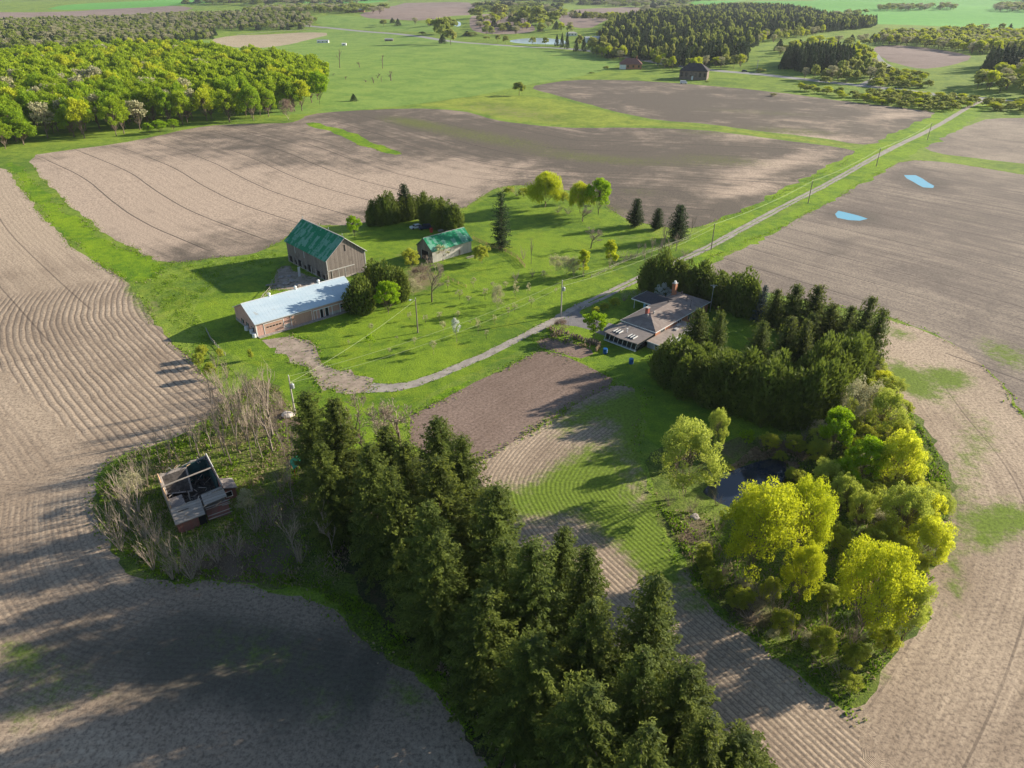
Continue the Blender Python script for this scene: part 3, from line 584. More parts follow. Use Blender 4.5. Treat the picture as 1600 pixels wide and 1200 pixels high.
def gen_decid(H=12, Rr=4.5, n=6000, K=42, seed=0, card=.22, base=.22, clump=.24, hang=0.0, stems=1, zr=None, bare=0.0, oblate=1.0, limbs=True):
    r = np.random.default_rng(seed); cz = H * (base + 1) / 2; rz = H * (1 - base) / 2 if zr is None else zr
    segs = []; tips = []
    u = r.normal(0, 1, (K, 3)); u = unit(u); rad = r.uniform(.45, .88, K) ** .8; u[:, 2] = np.where(u[:, 2] < -.55, -u[:, 2], u[:, 2])
    env = 1 + .16 * np.sin(np.arctan2(u[:, 1], u[:, 0]) * 3 + seed)
    cl = np.stack([u[:, 0] * Rr * rad * env, u[:, 1] * Rr * rad * env, cz + u[:, 2] * rz * rad * oblate], 1)
    for s in range(stems):
        off = r.normal(0, .25, 3) * [1, 1, 0] if stems > 1 else np.zeros(3)
        d0 = np.array([0, 0, 1.]) + (r.normal(0, .28, 3) * [1, 1, 0] if stems > 1 else 0)
        sg, p, d = curve(off, d0, H * .8, H * .017 / stems ** .5 + .03, .04, r, 6, .06); segs += sg
        if limbs:
            for c in cl[s::stems]:
                a = sg[min(5, max(1, int(6 * max(.15, (c[2] / H - .25)))))][0]; mid = (a + c) / 2 + np.array([0, 0, .06 * H]) * r.uniform(-.2, .8)
                rr = .008 * H; segs += [(a, mid, rr, rr * .55), (mid, c, rr * .55, .015)]
    w = r.uniform(.6, 1.4, K); w /= w.sum(); idx = r.choice(K, n, p=w); cr = Rr * clump * r.uniform(.75, 1.3, K)
    v = unit(r.normal(0, 1, (n, 3))) * (r.uniform(.25, 1, n) ** .5)[:, None]; C = cl[idx] + v * cr[idx][:, None] * [1, 1, .8]
    if hang: C[:, 2] -= r.uniform(0, hang, n) * (np.hypot(C[:, 0], C[:, 1]) / Rr) ** 1.2
    C[:, 2] = np.maximum(C[:, 2], .25)
    D = r.normal(0, 1, (n, 3)) + unit(v) * .6
    if hang: D = r.normal(0, .3, (n, 3)) + [0, 0, -1.]
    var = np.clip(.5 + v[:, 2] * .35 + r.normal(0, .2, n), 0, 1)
    cd2 = card * r.uniform(.6, 1.35, n)
    return cards(C, D, cd2 * (2.2 if hang else 1), cd2 * (.35 if hang else .62), r), var, segs
def gen_bare(H=10, Rr=3, seed=0, depth=4, kids=4, rad=.10, lean=.12, upf=.35, twig=.018):
    r = np.random.default_rng(seed); segs = []
    def grow(p, d, L, ra, dep):
        sg, q, d2 = curve(p, d, L, ra, ra * .5, r, 3, .13, .03); segs.extend(sg)
        if dep == 0: return
        n = kids + (dep == depth) * 3
        for i in range(n):
            t = r.uniform(.35, 1.0); s = sg[min(2, int(t * 3))]; a = s[0] + (s[1] - s[0]) * r.random()
            az = r.uniform(0, 6.283); o = np.array([math.cos(az), math.sin(az), 0]); nd = unit(d2 * .8 + o * .85 + [0, 0, upf])
            grow(a, nd, L * r.uniform(.45, .62), max(twig, ra * .42), dep - 1)
    grow(np.zeros(3), unit(np.array([r.normal(0, lean), r.normal(0, lean), 1])), H * .62, rad, depth)
    P = np.array([s[1] for s in segs]); sz = H / P[:, 2].max(); sx = Rr / np.percentile(np.hypot(P[:, 0], P[:, 1]), 97); sx = min(sx, 2.5)
    k = np.array([sx, sx, sz]); return [(a * k, b_ * k, c, d) for a, b_, c, d in segs]

PROTO = {}
def make_proto(key, leaf, H, Rr, V, var, segs, bark='bark', one=False, sides=5):
    tv, tf = tubes(segs, sides)
    if one:
        me = quadmesh(key, V, [M[leaf], M[bark]], var, None, extra=(tv, tf, 1)); PROTO.setdefault(key, []).append((H, Rr, None, me))
    else:
        cm = quadmesh(key + '_crown', V, [M[leaf]], var) if V is not None else None
        tm = quadmesh(key + '_trunk', tv, [M[bark]])
        PROTO.setdefault(key, []).append((H, Rr, tm, cm))
def bare_split(segs, thr):
    a = [s for s in segs if s[2] > thr]; b_ = [s for s in segs if s[2] <= thr]; return a, b_
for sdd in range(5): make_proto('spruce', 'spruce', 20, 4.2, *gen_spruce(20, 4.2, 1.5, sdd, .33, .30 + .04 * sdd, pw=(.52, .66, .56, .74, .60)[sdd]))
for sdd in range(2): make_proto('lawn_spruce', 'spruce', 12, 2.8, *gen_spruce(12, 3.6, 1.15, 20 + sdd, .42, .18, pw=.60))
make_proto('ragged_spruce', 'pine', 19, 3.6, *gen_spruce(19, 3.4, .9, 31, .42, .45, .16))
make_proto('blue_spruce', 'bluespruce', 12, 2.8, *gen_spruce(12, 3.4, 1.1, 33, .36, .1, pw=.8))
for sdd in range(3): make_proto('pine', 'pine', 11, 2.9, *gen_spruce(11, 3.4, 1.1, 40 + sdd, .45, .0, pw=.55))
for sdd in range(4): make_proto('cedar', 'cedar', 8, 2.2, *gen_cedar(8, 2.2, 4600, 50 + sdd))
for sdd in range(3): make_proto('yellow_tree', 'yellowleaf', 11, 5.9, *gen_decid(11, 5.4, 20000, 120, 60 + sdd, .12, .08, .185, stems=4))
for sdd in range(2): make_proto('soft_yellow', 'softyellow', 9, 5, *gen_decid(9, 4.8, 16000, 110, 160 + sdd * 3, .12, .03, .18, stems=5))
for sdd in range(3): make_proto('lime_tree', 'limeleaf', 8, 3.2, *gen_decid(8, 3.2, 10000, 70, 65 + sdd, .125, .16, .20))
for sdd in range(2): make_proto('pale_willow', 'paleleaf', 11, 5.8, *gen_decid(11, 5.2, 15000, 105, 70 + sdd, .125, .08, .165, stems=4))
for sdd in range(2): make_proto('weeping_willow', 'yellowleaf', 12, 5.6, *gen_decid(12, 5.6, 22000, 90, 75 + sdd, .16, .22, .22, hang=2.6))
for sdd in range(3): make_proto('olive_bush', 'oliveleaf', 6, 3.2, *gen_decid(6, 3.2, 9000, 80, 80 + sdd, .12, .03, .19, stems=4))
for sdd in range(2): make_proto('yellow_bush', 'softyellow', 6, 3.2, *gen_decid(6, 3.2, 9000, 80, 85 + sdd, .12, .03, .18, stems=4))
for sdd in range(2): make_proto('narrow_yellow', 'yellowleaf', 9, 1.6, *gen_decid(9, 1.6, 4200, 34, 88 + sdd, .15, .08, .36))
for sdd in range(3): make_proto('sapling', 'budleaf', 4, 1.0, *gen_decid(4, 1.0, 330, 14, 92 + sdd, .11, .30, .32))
make_proto('small_lime', 'limeleaf', 5, 1.6, *gen_decid(5, 1.6, 900, 20, 96, .12, .38, .34))
make_proto('blossom_tree', 'blossom', 5, 1.3, *gen_decid(5, 1.3, 900, 18, 97, .12, .35, .32))
make_proto('blossom_bush', 'blossom', 5, 3.0, *gen_decid(5, 3.0, 3800, 40, 98, .14, .1, .2, stems=3), bark='bark')
for sdd in range(6):
    sg = gen_bare(10, 1.9, 100 + sdd, 3, 4, .13, .06, .7, .013); a, b_ = bare_split(sg, .045); tv, tf = tubes(b_, 3)
    cm = quadmesh('bare_crown', tv[tf].reshape(-1, 3), [M['bark_pale']]); tv, tf = tubes(a, 5)
    PROTO.setdefault('bare_tree', []).append((10, 1.9, quadmesh('bare_trunk', tv, [M['bark']], quads=tf) if False else quadmesh('bare_trunk', tv[tf].reshape(-1, 3), [M['trunkgrey']]), cm))
for sdd in range(3):
    sg = gen_bare(9, 4.2, 120 + sdd, 5, 4, .24, .05, .12, .022); a, b_ = bare_split(sg, .05); tv, tf = tubes(b_, 3)
    cm = quadmesh('spreading_crown', tv[tf].reshape(-1, 3), [M['bark_pale']]); tv, tf = tubes(a, 5)
    PROTO.setdefault('spreading_bare_tree', []).append((9, 4.2, quadmesh('spreading_trunk', tv[tf].reshape(-1, 3), [M['bark']]), cm))
for sdd in range(2):
    sg = gen_bare(12, 2.4, 190 + sdd, 2, 3, .35, .06, .5, .10); tv, tf = tubes(sg, 4); PROTO.setdefault('dead_snag', []).append((12, 2.4, None, quadmesh('dead_snag', tv[tf].reshape(-1, 3), [M['bark']])))
for sdd in range(3):      # multi-stemmed leafless thicket shrubs
    sg = []; q_ = np.random.default_rng(500 + sdd)
    for q in range(13):
        az = q * 2.4 + q_.normal(0, .3); ln = q_.uniform(.12, .62); d0 = np.array([math.cos(az) * ln, math.sin(az) * ln, 1.]); o_ = np.array([math.cos(az), math.sin(az), 0]) * .15
        s0, p0, d1 = curve(o_, d0, q_.uniform(3.6, 5.4), .042, .014, q_, 5, .05, .01); sg += s0
        for k in range(7):
            a0 = s0[int(q_.integers(1, 5))]; pp = a0[0] + (a0[1] - a0[0]) * q_.random(); a2 = q_.uniform(0, 6.28); sg += curve(pp, unit(a0[1] - a0[0]) + np.array([math.cos(a2), math.sin(a2), .2]) * .55, q_.uniform(.6, 1.7), .018, .009, q_, 2, .08)[0]
    a, b_ = bare_split(sg, .022); tv, tf = tubes(b_, 3); cm = quadmesh('thicket_twigs', tv[tf].reshape(-1, 3), [M['bark_pale']])
    tv, tf = tubes(a, 4); PROTO.setdefault('bare_bush', []).append((5, 2.2, quadmesh('thicket_stems', tv[tf].reshape(-1, 3), [M['bark_pale']]), cm))
for sdd in range(2): make_proto('bud_bush', 'budleaf', 6, 3.0, *gen_decid(6, 3.0, 3600, 40, 160 + sdd, .10, .06, .26, stems=4), bark='bark_pale')
make_proto('pink_bush', 'pinkbud', 6, 3.0, *gen_decid(6, 3.0, 3600, 40, 164, .10, .06, .26, stems=4), bark='bark_pale')
# fix: trunks of leafed trees are built from unshared quads too
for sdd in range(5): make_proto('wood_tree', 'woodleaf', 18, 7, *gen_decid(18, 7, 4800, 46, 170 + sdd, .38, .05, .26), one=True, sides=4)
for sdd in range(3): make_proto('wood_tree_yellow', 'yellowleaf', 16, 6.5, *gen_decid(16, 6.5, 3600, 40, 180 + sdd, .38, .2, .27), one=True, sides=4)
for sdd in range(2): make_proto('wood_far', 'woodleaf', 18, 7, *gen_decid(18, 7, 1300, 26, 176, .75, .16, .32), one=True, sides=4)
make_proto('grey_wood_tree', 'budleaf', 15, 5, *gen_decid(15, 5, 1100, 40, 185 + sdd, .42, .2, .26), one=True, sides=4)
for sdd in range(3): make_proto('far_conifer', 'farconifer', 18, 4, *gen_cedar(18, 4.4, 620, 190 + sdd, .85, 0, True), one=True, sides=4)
for sdd in range(4): make_proto('far_tree', 'faroak', 14, 6, *gen_decid(14, 6, 620, 26, 195 + sdd, 1.0, .1, .26, limbs=False), one=True, sides=4)

ORD = 'first second third fourth fifth sixth seventh eighth ninth tenth eleventh twelfth thirteenth fourteenth fifteenth sixteenth'.split()
prng = random.Random(3)
def tree(key, x, y, H, Rr, name, label, cat, group=None, var=None):
    P = PROTO[key]; H0, R0, tm, cm = P[var % len(P)] if var is not None else prng.choice(P)
    z = float(height(x, y)) - .08; sc = (Rr / R0, Rr / R0, H / H0); rz = prng.uniform(0, 6.28)
    if tm is None:
        o = link(name, cm); o.location = (x, y, z); o.scale = sc; o.rotation_euler = (0, 0, rz); tag(o, label, cat, group); return o
    e = empty(name, (x, y, z), rz, label, cat, group); e.scale = sc
    if key in ('spruce', 'bare_tree', 'lawn_spruce'): e.rotation_euler = (R(prng.uniform(-2.5, 2.5)), R(prng.uniform(-2.5, 2.5)), rz)
    link('trunk' if 'bush' not in key else 'stems', tm, e); link('crown', cm, e); return e
def tb(key, base, top, wpx, name, label, cat='tree', group=None, var=None):
    """by base pixel, pixel row of the top and crown width in pixels"""
    x, y = g(*base); H = h_at(x, y, top); dep = y * CT + CAMZ * ST; return tree(key, x, y, H, max(.4, wpx / 2 * dep / FPX), name, label, cat, group, var)
def tt(key, top, H, Rr, name, label, cat='tree', group=None, var=None):
    x, y = g(top[0], top[1], H); return tree(key, x, y, H, Rr, name, label, cat, group, var)

def plant(poly, spacing, seed, jit=.35):
    P = np.array([g(*p) for p in poly]); r = np.random.default_rng(seed); x0, y0 = P.min(0); x1, y1 = P.max(0); out = []
    ys = np.arange(y0, y1, spacing * .87)
    for j, yy in enumerate(ys):
        xs = np.arange(x0, x1, spacing) + (spacing / 2 if j % 2 else 0); q = np.stack([xs, np.full(len(xs), yy)], 1) + r.normal(0, spacing * jit, (len(xs), 2)); out.append(q)
    q = np.vstack(out); q = q[inpoly(P, q[:, 0], q[:, 1])]; return q[np.argsort(q[:, 1])]
def bake(name, L, label, cat):
    """a far wood that reads as one mass: one mesh"""
    Vs = []; Fs = []; va = []; mi = []; mats = []; off = 0
    for key, x, y, H, Rr in L:
        H0, R0, _, me = prng.choice(PROTO[key]); n = len(me.vertices); co = np.empty(n * 3, np.float32); me.vertices.foreach_get('co', co); co = co.reshape(-1, 3)
        a = prng.uniform(0, 6.28); c, s = math.cos(a), math.sin(a); co = np.column_stack([co[:, 0] * c - co[:, 1] * s, co[:, 0] * s + co[:, 1] * c, co[:, 2]]) * [Rr / R0, Rr / R0, H / H0] + [x, y, float(height(x, y)) - .1]
        m = len(me.polygons); f = np.empty(m * 4, np.int32); me.loops.foreach_get('vertex_index', f); k = np.empty(m, np.int32); me.polygons.foreach_get('material_index', k); v = np.empty(m, np.float32); me.attributes['var'].data.foreach_get('value', v)
        for mm in me.materials:
            if mm not in mats: mats.append(mm)
        lut = np.array([mats.index(mm) for mm in me.materials]); Vs.append(co[f].reshape(-1, 3)); va.append(v); mi.append(lut[k])
    o = link(name, quadmesh(name, np.vstack(Vs), mats, np.concatenate(va), np.concatenate(mi))); tag(o, label, cat, kind='stuff'); return o

# --- the tall spruce row in front
SR = [(-35.5, 101, 18), (-29, 95, 19.5), (-28.5, 87, 20), (-21.5, 91, 19), (-20, 81, 21.5), (-14.5, 87, 18), (-12.8, 93.5, 20.5), (-7.2, 86, 20), (-15, 73.5, 20.5), (-9, 78, 21.5), (-2.5, 79, 17.5),
      (-9, 66, 19.5), (-2.5, 70, 21.5), (4.5, 71, 17), (-3.5, 58.5, 20), (3, 62.5, 21), (9.3, 63.5, 18.5), (2, 52, 19.5), (8.5, 55, 21.5), (16.2, 55.5, 20.5), (8, 45.5, 19), (13.6, 48, 21),
      (19.4, 47.5, 18), (13, 39.5, 19), (18.8, 40.5, 19.5), (23.2, 42, 16.5), (-11, 71.5, 20), (-1, 64, 19.5)]
SF = {}
def _perp(q): return (q[0] + 32) * .79 + (q[1] - 96) * .61      # across the row
_o = sorted(range(len(SR)), key=lambda i: _perp(SR[i])); _n = len(SR) // 3 + 1
for _f, _nm in enumerate(('shaded left', 'middle', 'sunny right')):
    for _k, _i in enumerate(sorted(_o[_f * _n:(_f + 1) * _n], key=lambda i: -SR[i][1])): SF[_i] = (_nm, _k)
for i, (x, y, H) in enumerate(SR):
    f, k = SF[i]
    lab = '%s spruce from the ruin end in the %s file of the tall row' % (ORD[k], f)
    if i == 0: lab = 'tall spruce with thin tip at the ruin end of the row, by the boulder'
    if i == 6: lab = 'spruce with spiky open top above the row beside the garden plot'
    if i == 19: lab = 'spruce with pale tip nearest the drilled rows, near end of the tall row'
    tree('spruce', x + rng.normal(0, .8), y + rng.normal(0, .8), H + 1.2 + 1.8 * math.sin(i * 1.7 + .6), 6.2 + 1.0 * math.sin(i * 2.3), 'spruce_tree', lab, 'spruce tree', 'spruces in the tall row', i)

# --- around the house
def many(key, L, name, label, cat, group, one=None, seq=None):
    for i, (bx, by, ty, w) in enumerate(L):
        if key == 'cedar': ty += (by - ty) * (.10 * math.sin(i * 2.1 + len(L)) + .05 * math.sin(i * 5.3)); w *= 1 + .12 * math.sin(i * 3.7)
        lab = (one or {}).get(i, ORD[i] + ' ' + seq if seq and i < 16 else label)
        tb(key, (bx, by), ty, w, name, lab, cat, group if seq or i not in (one or {}) else None, i)
many('cedar', [(1012, 458, 398, 34), (1030, 462, 394, 34), (1050, 464, 400, 38), (1072, 466, 402, 36), (1095, 466, 408, 34), (1118, 474, 414, 38), (1140, 484, 420, 38), (1160, 492, 424, 36), (1172, 498, 436, 28)],
     'cedar_tree', 'dark rounded cedar in the hedge row behind the brick house', 'cedar tree', 'cedars behind the house', None, 'dark cedar from the driveway in the hedge behind the brick house')
many('lawn_spruce', [(1228, 520, 444, 50), (1262, 526, 446, 50), (1205, 512, 452, 36), (1290, 536, 474, 46), (1316, 545, 478, 40), (1262, 545, 490, 40)], 'spruce_tree', 'dark green spruce in the grove beyond the back lawn', 'spruce tree', 'grove spruces', None, 'dark spruce from the house in the grove beyond the back lawn')
many('lawn_spruce', [(1334, 560, 464, 48), (1350, 580, 482, 46)], 'spruce_tree', 'tall dark spruce at the field end of the grove', 'spruce tree', 'end spruces of the grove')
tb('blue_spruce', (1186, 503), 445, 32, 'blue_spruce_tree', 'blue-grey spruce at the edge of the back lawn', 'spruce tree')
tb('lawn_spruce', (1180, 572), 502, 40, 'spruce_tree', 'narrow pale-tipped spruce standing alone on the back lawn', 'spruce tree')
tb('lawn_spruce', (1216, 582), 496, 46, 'spruce_tree', 'broad spruce with lit right side beside the back lawn spruce', 'spruce tree')
tb('lawn_spruce', (1244, 586), 500, 36, 'spruce_tree', 'thin dark spruce between the grove and the broad spruce', 'spruce tree')
tb('lawn_spruce', (1082, 556), 482, 44, 'spruce_tree', 'bushy spruce close to the brick wall of the house', 'spruce tree', None, 0)
tb('lawn_spruce', (1117, 562), 486, 36, 'spruce_tree', 'slim spruce between the house spruce and the back lawn', 'spruce tree', None, 1)
CH = [(1036, 592, 530, 46), (1056, 600, 532, 50), (1078, 612, 540, 52), (1100, 620, 546, 52), (1122, 630, 552, 54), (1146, 640, 560, 54), (1170, 648, 566, 52), (1192, 656, 572, 52), (1216, 662, 574, 52), (1240, 664, 574, 50), (1262, 662, 566, 50), (1284, 652, 552, 48),
      (1300, 636, 540, 48), (1314, 618, 530, 46), (1328, 604, 520, 46), (1246, 640, 545, 46), (1270, 630, 530, 44), (1292, 612, 520, 44), (1310, 590, 512, 44), (1160, 628, 546, 50), (1130, 608, 536, 46), (1096, 596, 530, 44), (1206, 640, 556, 46), (1336, 590, 520, 40)]
many('cedar', CH[:15], 'cedar_tree', '', 'cedar tree', 'cedars of the curved hedge', None, 'cedar from the house in the outer line of the curved hedge')
many('cedar', CH[15:], 'cedar_tree', '', 'cedar tree', 'inner cedars of the curved hedge', None, 'cedar in the inner line of the curved hedge behind the house')
tb('lime_tree', (928, 527), 487, 40, 'maple_tree', 'round bright lime-green maple beside the driveway apron', 'tree')
tb('pink_bush', (875, 520), 497, 28, 'shrub', 'small rusty leafless shrub at the foot of the transformer pole', 'shrub')
tb('blossom_bush', (1033, 470), 442, 32, 'blossoming_shrub', 'white-grey blossoming shrub behind the house against the cedars', 'shrub')
for i, (x0, y0, ty, w) in enumerate([(975, 470, 456, 24), (992, 467, 452, 24), (960, 478, 464, 20), (944, 484, 472, 18), (930, 490, 478, 16)]):
    tb('bare_bush' if i < 2 else 'olive_bush', (x0, y0), ty, w, 'shrub', ['brown twiggy shrub at the front lawn edge near the cedars', 'green clipped shrub edging the front lawn by the driveway'][i > 1], 'shrub', ['twiggy shrubs on the front lawn edge', 'shrubs along the front lawn edge'][i > 1])

# --- farmyard
tb('cedar', (567, 489), 428, 42, 'cedar_tree', 'big dark cedar at the right end of the metal-roofed shed', 'cedar tree', None, 0)
tb('cedar', (603, 470), 405, 38, 'cedar_tree', 'dark cedar behind the lime maple beside the barn gable', 'cedar tree', None, 1)
tb('cedar', (624, 468), 416, 34, 'cedar_tree', 'yellow-tipped cedar right of the lime maple', 'cedar tree', None, 2)
tb('cedar', (585, 452), 404, 28, 'cedar_tree', 'small dark cedar touching the right corner of the barn', 'cedar tree', None, 3)
tb('lime_tree', (608, 492), 438, 44, 'maple_tree', 'bright lime-green round maple in front of the dark farmyard cedars', 'tree')
tb('spreading_bare_tree', (675, 472), 398, 42, 'bare_tree', 'leafless brown tree in the orchard right of the lime maple', 'tree')
tb('olive_bush', (642, 420), 388, 30, 'shrub', 'grey-green rounded shrub left of the small green-roofed barn', 'shrub')
tb('sapling', (692, 410), 382, 26, 'young_tree', 'thin green young tree in front of the small barn wall', 'tree')
tb('olive_bush', (752, 411), 382, 30, 'shrub', 'pale green shrub at the right end of the small barn', 'shrub')
tb('pink_bush', (658, 440), 414, 40, 'shrub', 'reddish leafless thicket behind the bare orchard tree', 'shrub')
tb('bud_bush', (645, 462), 436, 30, 'shrub', 'grey leafless thicket beside the yellow-tipped cedar', 'shrub')
tb('lime_tree', (554, 371), 336, 25, 'small_tree', 'small yellowish tree with pale trunk behind the barn', 'tree')
many('cedar', [(584, 352, 308, 20), (596, 351, 304, 20), (607, 350, 303, 20), (619, 348, 306, 20), (630, 345, 302, 20), (642, 343, 304, 20), (652, 341, 300, 18)], 'cedar_tree', 'cedar in the trimmed-up row behind the yard lawn', 'cedar tree', 'row of cedars behind the yard', None, 'cedar from the left in the row behind the yard lawn')
tb('pine', (634, 343), 288, 30, 'pine_tree', 'dark irregular pine rising above the cedar row behind the yard', 'pine tree')
many('cedar', [(664, 348, 302, 22), (676, 352, 304, 24), (690, 356, 308, 26), (703, 360, 316, 24), (712, 362, 312, 24)], 'cedar_tree', 'dark cedar in the clump behind the small barn', 'cedar tree', 'cedars behind the small barn', None, 'dark cedar from the left in the clump behind the small barn')
tb('ragged_spruce', (783, 388), 298, 42, 'spruce_tree', 'tall ragged solitary spruce right of the small barn', 'spruce tree')
tb('weeping_willow', (852, 326), 268, 58, 'willow_tree', 'largest yellow weeping willow, left of the three in the paddock', 'willow')
tb('weeping_willow', (906, 334), 284, 40, 'willow_tree', 'golden weeping willow in the middle of the paddock group', 'willow')
tb('lime_tree', (935, 338), 277, 42, 'willow_tree', 'tall bright green willow at the right of the paddock group', 'willow')
tb('spreading_bare_tree', (910, 346), 320, 32, 'bare_tree', 'low grey leafless tree in front of the golden willow', 'tree')
tb('spreading_bare_tree', (923, 388), 354, 36, 'apple_tree', 'leafless spreading apple tree alone on the paddock grass', 'tree')
tb('pine', (993, 353), 311, 30, 'pine_tree', 'dark rounded pine at the paddock edge, apart from the others', 'pine tree', None, 0)
tb('pine', (1026, 358), 326, 24, 'pine_tree', 'smallest of the dark pines, between two larger ones', 'pine tree', None, 1)
tb('pine', (1058, 374), 321, 34, 'pine_tree', 'dark pine nearest the driveway', 'pine tree', None, 2)
tb('narrow_yellow', (911, 434), 386, 20, 'poplar_tree', 'narrow bright yellow poplar beside the brown thicket', 'tree', None, 0)
tb('narrow_yellow', (953, 422), 371, 22, 'poplar_tree', 'yellow-green poplar with visible trunk nearer the driveway', 'tree', None, 1)
many('bud_bush', [(868, 424, 396, 24), (884, 430, 398, 28), (897, 432, 400, 24)], 'thicket_shrub', 'brown leafless shrub in the thicket by the yellow poplar', 'shrub', 'brown thicket shrubs')
many('bare_bush', [(788, 300, 289, 22), (808, 306, 292, 24), (872, 332, 322, 22), (888, 334, 322, 22)], 'thicket_shrub', 'low grey-brown shrub around the feet of the paddock willows', 'shrub', 'low shrubs near the willows')
many('olive_bush', [(796, 303, 292, 20), (818, 308, 294, 20), (880, 318, 300, 20)], 'thicket_shrub', 'low green shrub around the feet of the paddock willows', 'shrub', 'green shrubs near the willows')
many('bare_tree', [(1027, 405, 372, 20), (1046, 398, 366, 22), (1038, 392, 345, 20), (1078, 372, 335, 12), (1004, 402, 378, 12), (1008, 414, 386, 12), (1018, 400, 366, 16), (1056, 392, 358, 18), (1034, 402, 368, 18), (996, 398, 378, 12)], 'bare_tree', 'thin leafless tree beside the driveway near the dark pines', 'tree', 'leafless trees by the driveway')
many('bare_bush', [(960, 412, 396, 24), (978, 408, 392, 24), (990, 405, 392, 22), (1070, 400, 388, 20), (806, 438, 424, 16), (832, 432, 418, 16)], 'thicket_shrub', 'pale twiggy brush beside the driveway fence', 'shrub', 'twiggy brush beside the driveway')
# orchard saplings on the lawn
OR = [(579, 548, 522, 16), (693, 522, 500, 12), (678, 555, 530, 12), (747, 522, 494, 10), (778, 484, 443, 22), (773, 507, 490, 8), (794, 496, 478, 8), (804, 488, 472, 9), (825, 463, 440, 10), (850, 440, 420, 10), (687, 503, 486, 10), (733, 475, 460, 10), (718, 468, 450, 12),
      (581, 520, 504, 9), (545, 539, 530, 6), (735, 506, 500, 4), (620, 530, 524, 5), (805, 470, 436, 12), (770, 452, 438, 8), (758, 470, 448, 10), (868, 458, 448, 7), (700, 455, 436, 9), (648, 540, 526, 9), (610, 556, 543, 8), (665, 505, 490, 9), (760, 530, 514, 8), (715, 500, 484, 9), (740, 450, 432, 10), (790, 455, 438, 10), (640, 500, 486, 8), (830, 480, 462, 9)]
for i, (bx, by, ty, w) in enumerate(OR):
    if i == 0: tb('small_lime', (bx, by), ty, w, 'young_tree', 'small lime-green young tree on the lawn near the gravel bend', 'tree')
    elif i == 4: tb('bud_bush', (bx, by), ty, w, 'fruit_tree', 'largest grey budding fruit tree in the orchard lawn', 'tree')
    else: tb('sapling', (bx, by), ty, w, 'orchard_sapling', 'thin young fruit tree with few leaves on the orchard lawn', 'tree', 'orchard saplings')
tb('blossom_tree', (714, 538), 494, 15, 'blossoming_tree', 'white blossoming young tree on the lawn near the driveway', 'tree')
tb('bare_bush', (818, 405), 386, 12, 'leafless_shrub', 'small purple-grey shrub on the paddock by the rail fence', 'shrub')
tb('bare_tree', (830, 412), 370, 14, 'bare_tree', 'slim reddish leafless tree on the paddock behind the orchard', 'tree')

# --- pond hollow
tb('pale_willow', (1066, 778), 656, 122, 'willow_tree', 'broad pale green willow leaning over the left side of the pond', 'willow', None, 0)
tb('pale_willow', (1113, 712), 630, 42, 'small_tree', 'small sparse pale tree behind the broad pale willow', 'tree', None, 1)
tb('lime_tree', (1165, 698), 669, 22, 'round_shrub', 'small round green shrub on the far bank of the pond', 'shrub')
tb('yellow_tree', (1172, 905), 755, 138, 'yellow_willow_tree', 'largest bright yellow willow just below the pond', 'willow', None, 0)
tb('yellow_tree', (1243, 870), 742, 92, 'yellow_willow_tree', 'yellow willow behind and right of the largest one', 'willow', None, 1)
tb('yellow_tree', (1244, 945), 846, 70, 'yellow_willow_tree', 'smallest bright yellow willow between the two big ones', 'willow', None, 2)
tb('yellow_tree', (1340, 1000), 846, 132, 'yellow_willow_tree', 'wide bright yellow willow nearest the tip of the hollow', 'willow', None, 1)
tb('pale_willow', (1402, 1010), 900, 66, 'willow_tree', 'pale yellow-green willow at the right edge of the wide yellow one', 'willow', None, 1)
tb('lime_tree', (1298, 712), 636, 56, 'bright_green_tree', 'bright green tree upright beside the cedar hedge at the hollow', 'tree', None, 0)
tb('lime_tree', (1342, 762), 680, 62, 'bright_green_tree', 'bright green tree in the centre of the thicket beyond the pond', 'tree', None, 1)
tb('lime_tree', (1312, 775), 712, 46, 'bright_green_tree', 'lower bright green tree left of the thicket centre', 'tree', None, 2)
tb('soft_yellow', (1388, 770), 672, 76, 'yellow_willow_tree', 'golden-green willow along the right edge of the hollow', 'willow', None, 2)
tb('pale_willow', (1370, 690), 606, 66, 'willow_tree', 'dull yellow willow at the top right of the hollow', 'willow', None, 0)
tb('bud_bush', (1325, 672), 590, 50, 'grey_shrub_tree', 'grey leafless tree where the hedge meets the hollow', 'tree')
tb('bud_bush', (1352, 668), 596, 46, 'grey_shrub_tree', 'greyish budding tree beside the dull yellow willow', 'tree')
tb('soft_yellow', (1440, 885), 812, 74, 'yellow_willow_tree', 'low yellow-green willow bulging at the right rim of the hollow', 'willow', None, 0)
tb('pale_willow', (1400, 850), 756, 92, 'willow_tree', 'wide pale green willow in the right half of the hollow', 'willow', None, 1)
tb('yellow_bush', (1432, 830), 762, 56, 'yellow_shrub', 'yellowish shrub above the bulging willow on the right rim', 'shrub')
many('pale_willow', [(1282, 780, 712, 60), (1305, 810, 736, 54), (1266, 826, 760, 50), (1336, 830, 764, 50)], 'pale_shrub_tree', 'olive-cream leafing shrub tree between pond and thicket', 'tree', 'cream leafing trees by the pond')
